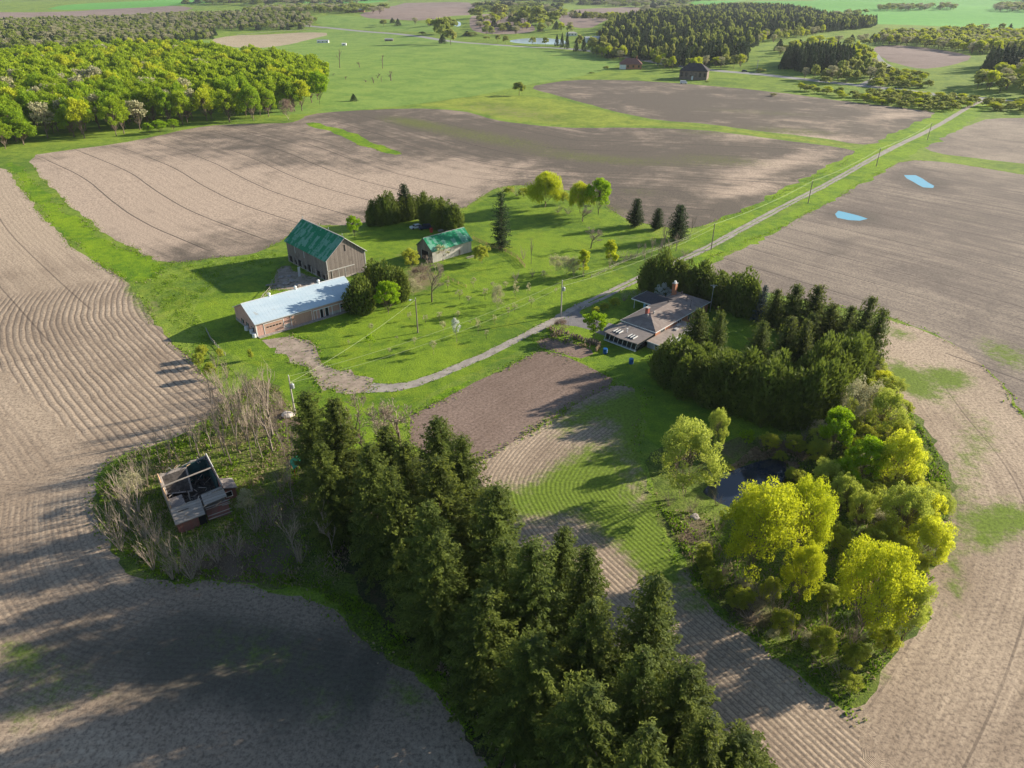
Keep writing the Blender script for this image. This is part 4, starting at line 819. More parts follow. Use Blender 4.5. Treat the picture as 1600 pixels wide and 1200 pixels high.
many('olive_bush', [(1240, 752, 722, 34), (1140, 735, 720, 18), (1225, 776, 746, 30), (1350, 800, 750, 50), (1380, 900, 850, 50), (1300, 860, 820, 46), (1360, 870, 830, 44), (1410, 940, 900, 40), (1200, 700, 676, 34), (1240, 705, 680, 38), (1270, 720, 690, 36), (1218, 720, 700, 24), (1320, 900, 860, 40), (1160, 950, 920, 40), (1220, 990, 955, 44), (1280, 1020, 985, 48), (1330, 1045, 1005, 44), (1380, 1020, 985, 40), (1098, 880, 850, 30), (1110, 920, 890, 34), (1420, 780, 740, 40), (1400, 700, 660, 34), (1425, 735, 700, 30), (1290, 950, 915, 44), (1200, 940, 905, 40)],
     'olive_shrub', 'olive green undergrowth shrub in the pond hollow', 'shrub', 'undergrowth shrubs of the hollow')
many('bare_bush', [(1120, 830, 800, 26), (1105, 860, 826, 30), (1130, 900, 866, 36), (1150, 925, 886, 36), (1190, 950, 912, 40), (1240, 1000, 960, 44), (1290, 990, 950, 40), (1230, 700, 680, 26), (1255, 690, 668, 26), (1190, 698, 680, 22), (1330, 1010, 970, 40), (1150, 742, 722, 22), (1236, 742, 716, 28), (1120, 790, 768, 22), (1080, 800, 778, 24), (1045, 790, 768, 24), (1210, 970, 930, 40)],
     'leafless_shrub', 'tangled leafless shrub in the pond hollow', 'shrub', 'leafless shrubs of the hollow')

_b = plant([(1250, 700), (1330, 640), (1362, 560), (1385, 590), (1440, 680), (1470, 760), (1475, 850), (1440, 910), (1390, 890), (1330, 840), (1290, 800), (1262, 760)], 4.6, 77)
for i, (x, y) in enumerate(_b):
    k_ = ('olive_bush', 'pale_willow', 'olive_bush', 'yellow_bush', 'bud_bush')[i % 5]; hh = (3.2, 4.8, 4.0, 3.8, 4.0)[i % 5] * prng.uniform(.85, 1.15)
    tree(k_, x, y, hh, hh * .62, 'thicket_shrub', {'olive_bush': 'olive green leafing shrub in the thicket right of the pond', 'pale_willow': 'pale green willow shrub in the thicket right of the pond', 'yellow_bush': 'small yellow leafing shrub in the thicket right of the pond', 'bud_bush': 'greyish budding shrub in the thicket right of the pond'}[k_], 'shrub', {'olive_bush': 'olive thicket shrubs', 'pale_willow': 'pale thicket shrubs', 'yellow_bush': 'yellow thicket shrubs', 'bud_bush': 'grey thicket shrubs'}[k_])
_b = plant([(1060, 850), (1110, 860), (1180, 930), (1280, 1000), (1400, 960), (1370, 1040), (1325, 1085), (1240, 1035), (1150, 965), (1090, 900)], 4.4, 79)
for i, (x, y) in enumerate(_b):
    hh = prng.uniform(1.6, 3.0); k_ = ('olive_bush', 'bare_bush', 'bud_bush')[i % 3]
    tree(k_, x, y, hh, hh * .7, 'low_shrub', {'olive_bush': 'low green shrub on the shaded lower slope of the hollow', 'bare_bush': 'low twiggy shrub on the shaded lower slope of the hollow', 'bud_bush': 'low brownish shrub on the shaded lower slope of the hollow'}[k_], 'shrub', k_.replace('_', ' ') + ' growth on the lower slope')

# --- ruin plot and the leafless grove
BT = [(279, 722, 655, 14), (312, 716, 640, 20), (362, 726, 640, 22), (352, 712, 645, 20), (372, 706, 624, 20), (394, 720, 632, 20), (410, 716, 640, 18), (426, 706, 610, 30), (426, 680, 568, 44), (400, 700, 625, 20), (436, 692, 640, 16), (450, 690, 640, 14),
      (300, 706, 655, 16), (330, 700, 640, 18), (345, 690, 630, 18), (385, 690, 618, 18), (366, 680, 610, 18), (350, 670, 600, 18), (335, 655, 590, 18), (360, 650, 580, 18), (380, 665, 600, 18), (405, 670, 600, 18), (270, 730, 680, 12), (250, 725, 672, 12), (232, 735, 690, 12), (414, 650, 585, 20), (388, 640, 575, 18), (350, 630, 575, 16), (445, 712, 650, 14), (458, 720, 660, 14)]
for i, (bx, by, ty, w) in enumerate(BT):
    tb('bare_tree', (bx, by), ty - 6, w * 1.5, 'bare_tree', 'tallest leafless tree, beside the utility pole with transformer near the ruin' if i == 8 else 'thin leafless tree in the grove above the ruined house', 'tree', None if i == 8 else 'leafless grove trees', i)
many('bare_bush', [(345, 605, 575, 30), (360, 622, 585, 30), (385, 615, 580, 30), (400, 630, 592, 30), (375, 640, 600, 30), (345, 645, 612, 26), (415, 615, 585, 26), (320, 665, 635, 26), (355, 665, 632, 26), (390, 670, 640, 24), (430, 660, 625, 24), (355, 590, 560, 24), (338, 575, 548, 18), (310, 690, 662, 24), (440, 640, 612, 22)],
     'leafless_shrub', 'grey-tan leafless brush above the ruined house', 'shrub', 'brush above the ruin')
many('bare_bush', [(195, 790, 738, 46), (215, 800, 740, 50), (200, 830, 770, 50), (225, 840, 780, 50), (190, 860, 800, 46), (240, 890, 830, 46), (245, 850, 790, 40), (230, 760, 712, 36), (205, 755, 715, 34), (260, 870, 820, 36), (170, 830, 780, 36)],
     'leafless_shrub', 'spreading tan leafless shrub left of the ruined house', 'shrub', 'shrubs left of the ruin')
many('bare_bush', [(280, 895, 845, 44), (310, 890, 840, 44), (340, 880, 838, 40), (300, 905, 860, 40), (370, 870, 830, 40), (270, 905, 865, 36), (400, 830, 790, 36), (425, 820, 780, 34), (470, 880, 835, 36), (440, 770, 735, 26)],
     'leafless_shrub', 'low brown leafless shrub below and right of the ruined house', 'shrub', 'shrubs below the ruin')
many('bud_bush', [(212, 775, 735, 40), (388, 800, 764, 30)], 'tan_shrub', 'tan budding bush against the ruined house', 'shrub', 'tan bushes by the ruin')
many('bare_tree', [(466, 880, 790, 40), (520, 870, 780, 40), (600, 705, 640, 36), (460, 790, 720, 24)], 'bare_tree', 'spindly leafless tree beside the tall spruce row', 'tree', 'leafless trees by the spruces')
tb('spreading_bare_tree', (628, 722), 614, 90, 'bare_tree', 'wide leafless tree behind the spruce row at the driveway bend', 'tree', None, 0)
tb('spreading_bare_tree', (570, 720), 612, 60, 'bare_tree', 'narrower leafless tree behind the spruce row', 'tree', None, 1)
many('olive_bush', [(318, 560, 540, 22), (312, 572, 552, 20), (330, 590, 566, 20), (393, 562, 545, 10), (345, 560, 544, 12)], 'green_shrub', 'low bright weed bush at the yard corner below the shed', 'shrub', 'weed bushes at the yard corner')

# --- woods and far trees, planted in ground polygons
prng.seed(11)
wood = plant([(-420, 240), (-60, 236), (60, 230), (120, 221), (200, 211), (260, 200), (330, 194), (420, 187), (462, 183), (478, 168), (505, 152), (512, 132), (490, 118), (440, 112), (380, 104), (300, 96), (200, 90), (100, 100), (0, 112), (-420, 118)], 13.0, 3, .28)
rest = []
for i, (x, y) in enumerate(wood):
    px, py = proj(x, y, 10); key = 'wood_tree'; u = prng.random()
    if u < .12: key = 'wood_tree_yellow'
    elif u < .17 and px < 330: key = 'grey_wood_tree'
    H = prng.uniform(17, 25) if i > 26 else prng.uniform(12, 18); Rr = prng.uniform(5.8, 8.0)
    if px < -60 or i >= 300: rest.append(('wood_far' if key == 'wood_tree' else key, x, y, H, Rr)); continue
    lab = {'wood_tree': 'rounded green maple in the wood beyond the tan field', 'wood_tree_yellow': 'yellow-green tree in the wood beyond the tan field', 'grey_wood_tree': 'grey leafless tree in the wood beyond the tan field'}[key]
    tree(key, x, y, H, Rr, 'wood_tree', lab, 'tree', {'wood_tree': 'green trees of the wood', 'wood_tree_yellow': 'yellow trees of the wood', 'grey_wood_tree': 'grey trees of the wood'}[key])
bake('wood', rest, 'farther crowns of the spring wood merging into one mass', 'wood')
tb('wood_tree_yellow', (472, 173), 122, 34, 'wood_tree', 'orange-yellow tree standing at the right front corner of the wood', 'tree')
tb('lime_tree', (500, 165), 106, 36, 'wood_tree', 'lime green tree at the right tip of the wood', 'tree')
tb('pink_bush', (452, 190), 152, 24, 'wood_edge_tree', 'pinkish grey small tree at the front edge of the wood', 'tree')
many('lime_tree', [(250, 208, 186, 28), (272, 204, 184, 20), (235, 210, 190, 18)], 'wood_edge_bush', 'bright lime bush at the front edge of the wood', 'shrub', 'lime bushes at the wood edge')
tb('far_conifer', (553, 158), 142, 12, 'small_conifer', 'tiny dark conifer alone on the pasture right of the wood', 'conifer')
tb('far_tree', (811, 149), 122, 24, 'field_tree', 'pale green tree at the corner of the two brown fields', 'tree')
def wood_of(name, polys_, spacing, seed, keys, Hr, Rrr, label, cat, stuff=True, each=None, group=None, jit=.35):
    L = []
    for j, poly in enumerate(polys_):
        for x, y in plant(poly, spacing, seed + j, jit): L.append((prng.choice(keys), x, y, prng.uniform(*Hr), prng.uniform(*Rrr)))
    if stuff: bake(name, L, label, cat)
    else:
        for k, x, y, H, Rr in L: tree(k, x, y, H, Rr, name, label, cat, group)
wood_of('far_wood', [[(-400, 84), (0, 80), (120, 84), (185, 72), (330, 62), (340, 48), (480, 46), (495, 36), (480, 26), (300, 24), (180, 30), (-400, 40)]], 15, 30, ['grey_wood_tree', 'grey_wood_tree', 'far_conifer', 'far_tree', 'far_tree'], (9, 13), (4, 6), 'distant strip of grey and green wood beyond the spring wood', 'wood')
wood_of('plantation_conifer', [[(930, 84), (985, 92), (1060, 108), (1160, 100), (1170, 88), (1120, 80), (1040, 70), (960, 70)]], 11.6, 40, ['far_conifer'] * 5 + ['far_tree'], (15, 20), (3.6, 4.6), 'tree of the dark conifer plantation beyond the far road', 'tree', False, None, 'plantation trees')
wood_of('far_conifer_wood', [[(930, 66), (960, 40), (1050, 24), (1180, 14), (1368, 38), (1362, 44), (1240, 56), (1190, 62), (1170, 84), (1120, 78), (1040, 68), (960, 68)]], 13, 44, ['far_conifer', 'far_conifer', 'far_conifer', 'far_tree'], (15, 20), (4, 5.5), 'distant dark conifer forest right of the centre top', 'wood')
wood_of('conifer', [[(1216, 108), (1290, 118), (1335, 112), (1322, 96), (1240, 94)]], 9, 47, ['far_conifer'], (16, 22), (4, 5), 'dark conifer in the clump beyond the road, behind grey trees', 'conifer', False, None, 'conifers of the roadside clump')
wood_of('roadside_tree', [[(1232, 122), (1300, 130), (1372, 132), (1378, 112), (1330, 112), (1280, 122)]], 11, 48, ['grey_wood_tree', 'far_tree', 'far_tree'], (9, 15), (3.6, 5), 'grey-green tree in the roadside thicket before the dark clump', 'tree', False, None, 'trees of the roadside thicket')
wood_of('yellow_tree', [[(1270, 95), (1340, 88), (1368, 96), (1350, 112), (1330, 100)]], 11, 50, ['wood_tree_yellow', 'far_tree'], (12, 18), (4, 6), 'pale yellow tree rising behind the dark roadside clump', 'tree', False, None, 'yellow trees behind the clump')
wood_of('shrub', [[(1240, 140), (1290, 150), (1400, 168), (1470, 176), (1510, 170), (1530, 160), (1500, 156), (1400, 146), (1330, 150), (1260, 140)], [(1352, 135), (1390, 138), (1455, 138), (1440, 118), (1390, 110)], [(1530, 172), (1600, 178), (1700, 182), (1700, 170), (1600, 166), (1545, 160)]], 8.5, 52, ['far_tree', 'far_tree', 'far_tree', 'wood_tree_yellow'], (3, 6.5), (3.2, 4.8), 'green rounded shrub in the belt along the far road junction', 'shrub', False, None, 'shrub belt by the road junction')
wood_of('far_woods', [[(1362, 70), (1440, 74), (1520, 86), (1700, 84), (1700, 62), (1500, 56), (1380, 58)], [(1520, 140), (1600, 150), (1700, 160), (1700, 120), (1600, 108), (1560, 118)]], 15, 56, ['far_tree', 'far_tree', 'grey_wood_tree', 'wood_tree_yellow'], (11, 16), (5, 7), 'distant mixed spring wood at the top right', 'wood')
wood_of('conifer', [[(1510, 110), (1560, 112), (1600, 112), (1660, 112), (1660, 98), (1590, 100), (1540, 102)]], 12, 58, ['far_conifer'], (17, 23), (4.5, 6), 'dark conifer in the clump at the far right beyond the shrub belt', 'conifer', False, None, 'conifers at the far right')
wood_of('house_tree', [[(925, 84), (985, 88), (1010, 92), (1060, 100), (1050, 112), (1000, 94), (930, 92)]], 15, 60, ['far_conifer', 'far_tree', 'wood_tree_yellow'], (10, 15), (4, 6), 'mixed tree along the far road behind the brick houses', 'tree', False, None, 'trees behind the far houses')
wood_of('far_treeline', [[(-300, 0), (200, -4), (560, -12), (560, -15), (200, -10), (-300, -6)], [(560, 2), (740, 0), (900, 8), (1060, 14), (1140, -2), (1000, -8), (800, -6), (600, -6)], [(740, 20), (870, 22), (880, 14), (780, 8), (745, 8)], [(280, 8), (420, 10), (560, 6), (560, 2), (300, 3)], [(1200, -6), (1500, -2), (1700, 4), (1700, 0), (1400, -8), (1200, -12)], [(840, 20), (868, 34), (880, 44), (852, 40)], [(500, 22), (600, 22), (600, 16), (500, 16)], [(1000, 18), (1060, 12), (1120, 16), (1000, 30)]], 42, 64, ['far_tree', 'far_tree', 'far_conifer', 'grey_wood_tree'], (13, 19), (12, 18), 'distant tree lines between the farthest fields', 'wood')
wood_of('far_hedge', [[(1290, 30), (1350, 27), (1360, 22), (1300, 25)], [(1370, 18), (1500, 16), (1500, 12), (1370, 12)], [(1550, 18), (1700, 22), (1700, 12), (1560, 10)], [(380, 24), (560, 20), (560, 12), (400, 16)]], 28, 90, ['far_tree', 'grey_wood_tree'], (12, 17), (8, 11), 'distant hedge trees between the green crop fields', 'trees')
many('far_tree', [(690, 68, 20, 34), (704, 70, 40, 24), (700, 52, 22, 30), (737, 56, 46, 24), (745, 30, 14, 30), (780, 28, 8, 34), (820, 38, 14, 24), (842, 40, 12, 30), (866, 38, 20, 28), (660, 55, 42, 14)], 'far_tree', 'rounded tree among the distant brown fields and ponds', 'tree', 'trees around the distant ponds')
many('far_conifer', [(692, 68, 46, 12), (730, 56, 44, 16), (690, 66, 50, 10), (878, 74, 48, 8), (886, 76, 46, 8), (870, 72, 50, 8), (912, 80, 54, 10), (900, 80, 56, 9)], 'conifer', 'dark conifer near the distant ponds', 'conifer', 'conifers near the distant ponds')
many('far_tree', [(760, 62, 52, 12), (778, 66, 50, 10), (790, 68, 52, 10), (832, 70, 54, 12), (852, 72, 54, 12), (905, 78, 50, 16), (925, 84, 54, 18), (940, 86, 60, 12), (924, 115, 104, 10), (947, 110, 95, 10), (978, 126, 118, 16), (990, 128, 120, 14), (1208, 150, 138, 14), (1160, 138, 130, 8), (1188, 113, 100, 16), (1290, 132, 112, 20), (1105, 168 - 40, 118, 9)], 'roadside_tree', 'small pale tree along the far road', 'tree', 'small trees along the far road')
many('dead_snag', [(531, 106, 70, 10), (598, 107, 78, 8), (590, 122, 108, 12), (611, 126, 104, 14), (562, 105, 90, 10), (596, 128, 112, 5), (540, 124, 112, 8), (572, 128, 118, 12), (520, 118, 108, 8), (584, 130, 114, 10)], 'dead_tree', 'dead bare trunk standing in the far pasture', 'tree', 'dead trees in the pasture')
for i, (x, y) in enumerate([(1096 + k * 8.2, 138 - k * 1.9) for k in range(9)] + [(1040 + k * 7, 120 + k * .6) for k in range(4)] + [(1000 + k * 8, 128 - k * .8) for k in range(6)]):
    tb('far_conifer', (x, y), y - 5, 4, 'hedge_cedar', 'tiny young cedar in the planted rows beside the far houses', 'cedar tree', 'young cedars by the far houses')

wood_of('far_tree_belt', [[(745, 34), (800, 22), (870, 40), (905, 52), (900, 58), (850, 50), (790, 56), (752, 56)], [(780, 20), (870, 16), (1010, 30), (930, 38), (870, 22)], [(560, 44), (640, 40), (690, 44), (690, 40), (600, 34)], [(1190, 74), (1360, 62), (1380, 68), (1300, 84), (1230, 92), (1200, 88)], [(1380, 58), (1600, 60), (1700, 70), (1700, 54), (1500, 48)]], 34, 120, ['far_tree', 'far_tree', 'grey_wood_tree', 'wood_tree_yellow', 'far_conifer'], (9, 15), (6, 9), 'scattered mixed trees between the distant brown fields', 'trees')
wood_of('plantation_edge_tree', [[(925, 88), (985, 96), (1060, 113), (1165, 106), (1160, 101), (1060, 109), (985, 92), (930, 84)], [(1080, 40), (1180, 60), (1300, 50), (1180, 70)]], 15, 130, ['far_tree', 'wood_tree_yellow', 'far_tree', 'grey_wood_tree'], (10, 15), (4, 6), 'pale leafing tree along the edge of the dark plantation', 'tree', False, None, 'pale trees at the plantation edge')

# --- undergrowth, weeds and debris that nobody could count
def scatter(name, polys_, n, hr, mat, label, cat, seed=0, lay=0.0, wid=.35):
    r = np.random.default_rng(seed); C = []
    for poly in polys_:
        P = np.array([g(*p) for p in poly]); x0, y0 = P.min(0); x1, y1 = P.max(0); q = np.stack([r.uniform(x0, x1, n), r.uniform(y0, y1, n)], 1); q = q[inpoly(P, q[:, 0], q[:, 1])]
        k = np.sin(q[:, 0] * .9 + seed) * np.sin(q[:, 1] * 1.1 + 2) + np.sin(q[:, 0] * .31) * np.sin(q[:, 1] * .27 + seed) + r.normal(0, .5, len(q)); C.append(q[k > -.25])
    C = np.vstack(C); h = r.uniform(*hr, len(C)) * (.6 + .4 * np.sin(C[:, 0] * .5) ** 2); z = height(C[:, 0], C[:, 1])
    c3 = np.column_stack([C, z + h * .45]); D = np.column_stack([r.normal(0, .6 + lay * 2, (len(C), 2)), np.full(len(C), 1 - lay)])
    V = cards(c3, D, h * .6, h * wid, r); o = link(name, quadmesh(name, V, [M[mat]], np.clip(r.normal(.5, .3, len(C)), 0, 1))); tag(o, label, cat, kind='stuff'); return o
M['weed'] = leafmat('weed_leaves', (.27, .42, .018), (.10, .19, .010), (.3, .4, .02), .4, 0)
M['straw'] = leafmat('dead_stalks', (.46, .36, .23), (.24, .18, .12), None, .3, 0)
hol = [(1180, 684), (1260, 694), (1330, 624), (1362, 549), (1380, 562), (1400, 605), (1430, 655), (1462, 700), (1482, 745), (1490, 800), (1480, 855), (1462, 900), (1440, 940), (1420, 985), (1392, 1030), (1350, 1086), (1325, 1103), (1290, 1083), (1235, 1048), (1180, 1008), (1130, 958), (1080, 898), (1055, 848), (1035, 798), (1100, 800), (1160, 830), (1250, 740), (1240, 700)]
rim = [(1362, 549), (1380, 562), (1400, 605), (1430, 655), (1462, 700), (1482, 745), (1490, 800), (1480, 855), (1462, 900), (1440, 940), (1420, 985), (1392, 1030), (1350, 1086), (1325, 1103), (1290, 1083), (1235, 1048), (1180, 1008), (1130, 958), (1080, 898), (1055, 848), (1035, 798), (1060, 810), (1080, 860), (1140, 945), (1200, 1000), (1300, 1065), (1330, 1070), (1400, 980), (1450, 880), (1466, 800), (1450, 740), (1410, 670), (1375, 610)]
scatter('undergrowth', [hol], 60000, (.2, .6), 'weed', 'green weedy undergrowth filling the pond hollow', 'undergrowth', 1)
scatter('weedy_rim', [rim], 70000, (.2, .55), 'weed', 'bright green weeds on the outer rim of the pond hollow', 'weeds', 2)
scatter('dead_stalks', [hol], 26000, (.3, .9), 'straw', 'dead tan stalks among the hollow undergrowth', 'weeds', 3, 0, .12)
scatter('reeds', [[(1135, 735), (1180, 700), (1240, 690), (1262, 712), (1245, 735), (1215, 715), (1170, 722), (1140, 742)]], 9000, (.2, .9), 'straw', 'flattened tan reeds at the head of the pond', 'reeds', 4, .3)
ruin = [(352, 628), (400, 590), (440, 610), (470, 650), (500, 700), (540, 780), (560, 860), (520, 925), (440, 918), (380, 908), (290, 908), (232, 896), (188, 862), (164, 818), (152, 766), (162, 740), (192, 716), (250, 695), (300, 673), (340, 648)]
rr2 = [(352, 628), (340, 648), (300, 673), (250, 695), (192, 716), (162, 740), (152, 766), (164, 818), (188, 862), (232, 896), (290, 908), (380, 908), (440, 918), (520, 930), (560, 960), (560, 940), (520, 905), (440, 898), (300, 885), (240, 868), (205, 840), (185, 800), (182, 770), (200, 740), (260, 715), (340, 680), (385, 625)]
scatter('undergrowth', [ruin], 42000, (.18, .55), 'weed', 'patchy green weeds around the ruined house', 'undergrowth', 5)
scatter('weedy_edge', [rr2], 60000, (.2, .55), 'weed', 'thick green weeds bordering the ruin plot', 'weeds', 6)
scatter('dead_stalks', [ruin], 30000, (.3, .9), 'straw', 'dead tan stalks around the ruined house', 'weeds', 7, 0, .11)
scatter('weeds', [[(238, 412), (300, 412), (380, 402), (430, 392), (438, 410), (380, 425), (330, 450), (300, 480), (330, 530), (350, 560), (375, 590), (350, 612), (322, 575), (295, 530), (262, 500), (235, 460)]], 40000, (.18, .45), 'weed', 'coarse bright weeds between the tilled field and the barn lawn', 'weeds', 8)
scatter('edge_grass', [[(540, 962), (600, 1010), (660, 1060), (700, 1112), (735, 1160), (760, 1140), (700, 1060), (620, 980), (545, 925), (500, 930)]], 12000, (.25, .7), 'weed', 'green grass fringe along the shaded side of the spruce row', 'grass', 9)
scatter('dead_brush', [[(640, 1020), (700, 1060), (750, 1130), (780, 1200), (820, 1200), (760, 1090), (690, 1010)]], 9000, (.3, .9), 'straw', 'tan dead brush at the foot of the spruce row', 'brush', 10)

r_ = np.random.default_rng(44); E_ = []
for nm, m_, P in REG:
    if nm not in ('ploughed_field', 'driveway', 'garden_plot', 'grass_strip', 'dirt_yard', 'barnyard', 'garden_bed'): continue
    Q = np.roll(P, -1, 0); L_ = np.hypot(*(Q - P).T); far_ = np.hypot(*P.T); n_ = np.where(far_ < 420, L_ * (2.5 if nm == 'driveway' else 10.0) * np.clip(200 / far_, .3, 1.2), 0)
    idx = np.repeat(np.arange(len(P)), r_.poisson(n_)); t_ = r_.random(len(idx))[:, None]
    E_.append(P[idx] * (1 - t_) + Q[idx] * t_ + r_.normal(0, .22 if nm == 'driveway' else .75, (len(idx), 2)))
E_ = np.vstack(E_); E_ = E_[(np.sin(E_[:, 0] * .23) + np.sin(E_[:, 1] * .31 + E_[:, 0] * .1) + r_.normal(0, .8, len(E_))) > -.4]
fld = np.full(len(E_), True)
for dx_, dy_ in ((2.2, 0), (-2.2, 0), (0, 2.2), (0, -2.2)):
    hit = np.zeros(len(E_), bool)
    for nm, m_, P in REG:
        if nm == 'ploughed_field': hit |= inpoly(P, E_[:, 0] + dx_, E_[:, 1] + dy_)
        elif nm in ('pond_bank', 'ruin_plot', 'lawn', 'spruce_floor', 'grass_strip'): hit &= ~inpoly(P, E_[:, 0] + dx_, E_[:, 1] + dy_)
    fld &= hit
E_ = E_[~fld]
px_, py_ = proj(E_[:, 0], E_[:, 1], 0); E_ = E_[(px_ > -80) & (px_ < 1680) & (py_ < 1300)]
h_ = r_.uniform(.12, .38, len(E_)); c3 = np.column_stack([E_, height(E_[:, 0], E_[:, 1]) + h_ * .45])
V_ = cards(c3, np.column_stack([r_.normal(0, .7, (len(E_), 2)), np.ones(len(E_))]), h_ * .7, h_ * .5, r_)
o = link('edge_grass', quadmesh('edge_grass', V_, [M['weed'], M['straw']], r_.random(len(E_)), (r_.random(len(E_)) < .22).astype(int))); tag(o, 'ragged grass and weeds along the field and driveway edges', 'grass', kind='stuff')

# ---------------------------------------------------------------- building materials
def patchroof(name, ca, cb, cc, cell=1.1):
    t = NT(name); o = t.obj(); v = t.n('TexVoronoi', 1, i_Vector=t.scale(o, (1 / .9, 1 / 1.9, 0)), i_Scale=1.0, feature='F1', distance='CHEBYCHEV', i_Randomness=.55)
    s = t.n('SeparateXYZ', i_0=v); n = t.noise(o, 1.6, 5, .7)
    k = t.math('ADD', t.math('MULTIPLY', s, .55), t.math('MULTIPLY', n, .7)); big = t.noise(o, .16, 3)
    c = t.mix(t.ramp(t.math('ADD', k, t.math('MULTIPLY', big, .5)), .82, .98), ca, cb)
    c = t.mix(t.ramp(t.noise(o, .7, 5, .7), .56, .66, 0, .7), c, cc)
    w = t.math('FRACT', t.math('MULTIPLY', t.n('SeparateXYZ', i_0=o), 1 / .75)); c = t.mix(t.ramp(w, .1, .03, 0, .35), c, tuple(x * .4 for x in ca))
    return t.out(c, .8)
M['barn_boards'] = boards('weathered_barn_boards', (.31, .265, .235), (.115, .095, .085), .26, .8)
M['green_roof'] = patchroof('faded_green_roof', (.010, .205, .095), (.13, .32, .235), (.012, .12, .06))
M['dark_hole'] = plain('dark_opening', (.012, .012, .014), .9, .1)
M['stone'] = plain('fieldstone', (.33, .29, .26), .95, .35, 2.5)
M['trimgrey'] = plain('grey_trim', (.42, .41, .39), .8, .15)
M['white'] = plain('white_paint', (.74, .74, .72), .6, .08)
def metalroof():
    t = NT('blue_grey_metal_roof'); o = t.obj(); sx = t.n('SeparateXYZ', i_0=o)
    fr = t.math('FRACT', t.math('DIVIDE', sx, .9)); n = t.noise(t.scale(o, (.25, 1, 1)), .5, 5, .7)
    c = t.mix(t.ramp(n, .3, .7), (.44, .56, .64), (.54, .64, .70))
    rust = t.math('MULTIPLY', t.ramp(t.noise(t.scale(o, (.5, .18, 1)), .5, 4, .7), .62, .74), .55); c = t.mix(rust, c, (.35, .27, .17))
    c = t.mix(t.ramp(fr, .07, .02, 0, .25), c, (.2, .25, .3)); t.b.inputs['Metallic'].default_value = .15; t.bump(t.ramp(fr, .02, .08), .03, .5)
    return t.out(c, .45)
M['metal_roof'] = metalroof()
M['pink_siding'] = boards('pinkish_siding', (.62, .38, .315), (.52, .31, .255), .45, .25)
M['pink_door'] = boards('salmon_door', (.52, .33, .25), (.44, .27, .20), .30, .3)
M['white_sheet'] = boards('whitewashed_boards', (.55, .52, .47), (.38, .36, .33), .5, .3)
M['shingle'] = patchroof('brown_grey_shingles', (.225, .18, .16), (.27, .225, .20), (.19, .155, .14))
M['shingle_dark'] = plain('dark_shingles', (.075, .07, .075), .9, .2, 3)
M['flat_roof'] = plain('worn_tan_flat_roof', (.34, .28, .24), .95, .2, .6)
M['deck_roof'] = boards('grey_brown_plank_roof', (.27, .235, .22), (.19, .165, .155), .5, .25)
def brick():
    t = NT('orange_brick'); o = t.obj(); b_ = t.n('TexBrick', i_Vector=t.n('Mapping', i_Vector=o, i_Rotation=(R(90), 0, 0)), i_Scale=3.2, i_Color1=(.50, .19, .09), i_Color2=(.38, .14, .07), i_Mortar=(.35, .27, .22))
    return t.out(b_, .9)
M['brick'] = brick()
M['glass'] = plain('dark_window_glass', (.02, .025, .03), .1, .1); M['glass'].node_tree.nodes['Principled BSDF'].inputs['Specular IOR Level'].default_value = .6
M['pale_boards'] = boards('pale_grey_boards', (.47, .49, .50), (.33, .35, .36), .35, .4)
M['blue_paint'] = plain('pale_blue_paint', (.25, .48, .62), .6, .1)
M['blue_plastic'] = plain('blue_plastic', (.015, .10, .30), .4, .15)
M['red_paint'] = plain('red_paint', (.40, .035, .03), .6, .25)
M['red_boards'] = boards('peeling_red_boards', (.30, .085, .07), (.24, .15, .12), .22, .6)
M['pole_wood'] = plain('pole_wood', (.22, .18, .15), .9, .2, 4, 0, (4, 4, .4))
M['pole_pale'] = plain('pale_pole_wood', (.42, .38, .34), .9, .15, 4, 0, (4, 4, .4))
M['steel'] = plain('galvanised_steel', (.45, .47, .48), .45, .1, 3, .4)
M['wire'] = plain('cable', (.32, .36, .20), .6, .1)
M['char'] = plain('charred_debris', (.075, .065, .058), .95, .5, 1.4)
M['greywood'] = boards('silvered_planks', (.42, .37, .33), (.24, .21, .19), .22, .7)
M['greywood_l'] = boards('silvered_planks_long', (.45, .40, .35), (.25, .22, .19), .22, .6, 'V')
M['rustwood'] = plain('orange_rotten_wood', (.50, .32, .19), .9, .35, 3)
M['teal'] = plain('dark_teal_siding', (.022, .065, .065), .8, .3, 1.2)
M['tarp'] = plain('green_tarp', (.03, .28, .13), .5, .2, 2)
M['carblue'] = plain('dark_blue_car_paint', (.02, .035, .08), .3, .1); M['carwhite'] = plain('white_car_paint', (.62, .65, .68), .3, .05); M['carblack'] = plain('black_rubber', (.02, .02, .02), .8, .1)
M['chimney_brick'] = plain('red_chimney_brick', (.33, .10, .08), .9, .2, 6)

def root(name, cx, cy, ang, label, cat, group=None): return empty(name, (cx, cy, float(height(cx, cy))), R(ang), label, cat, group)
def gable(rt, L, Wd, e, r, wallm, roofm, over=.4, th=.14, name_roof='roof'):
    h = Wd / 2
    b = MB(); b.prism([(-h, 0), (h, 0), (h, e), (0, r - .06), (-h, e)], 'x', -L / 2, L / 2, wallm); b.build('wall', rt)
    k = (r - e) / h; eo = e - over * k
    b = MB(); b.prism([(-h - over, eo), (0, r), (h + over, eo), (h + over, eo + th), (0, r + th), (-h - over, eo + th)], 'x', -L / 2 - over, L / 2 + over, roofm); return b.build(name_roof, rt)

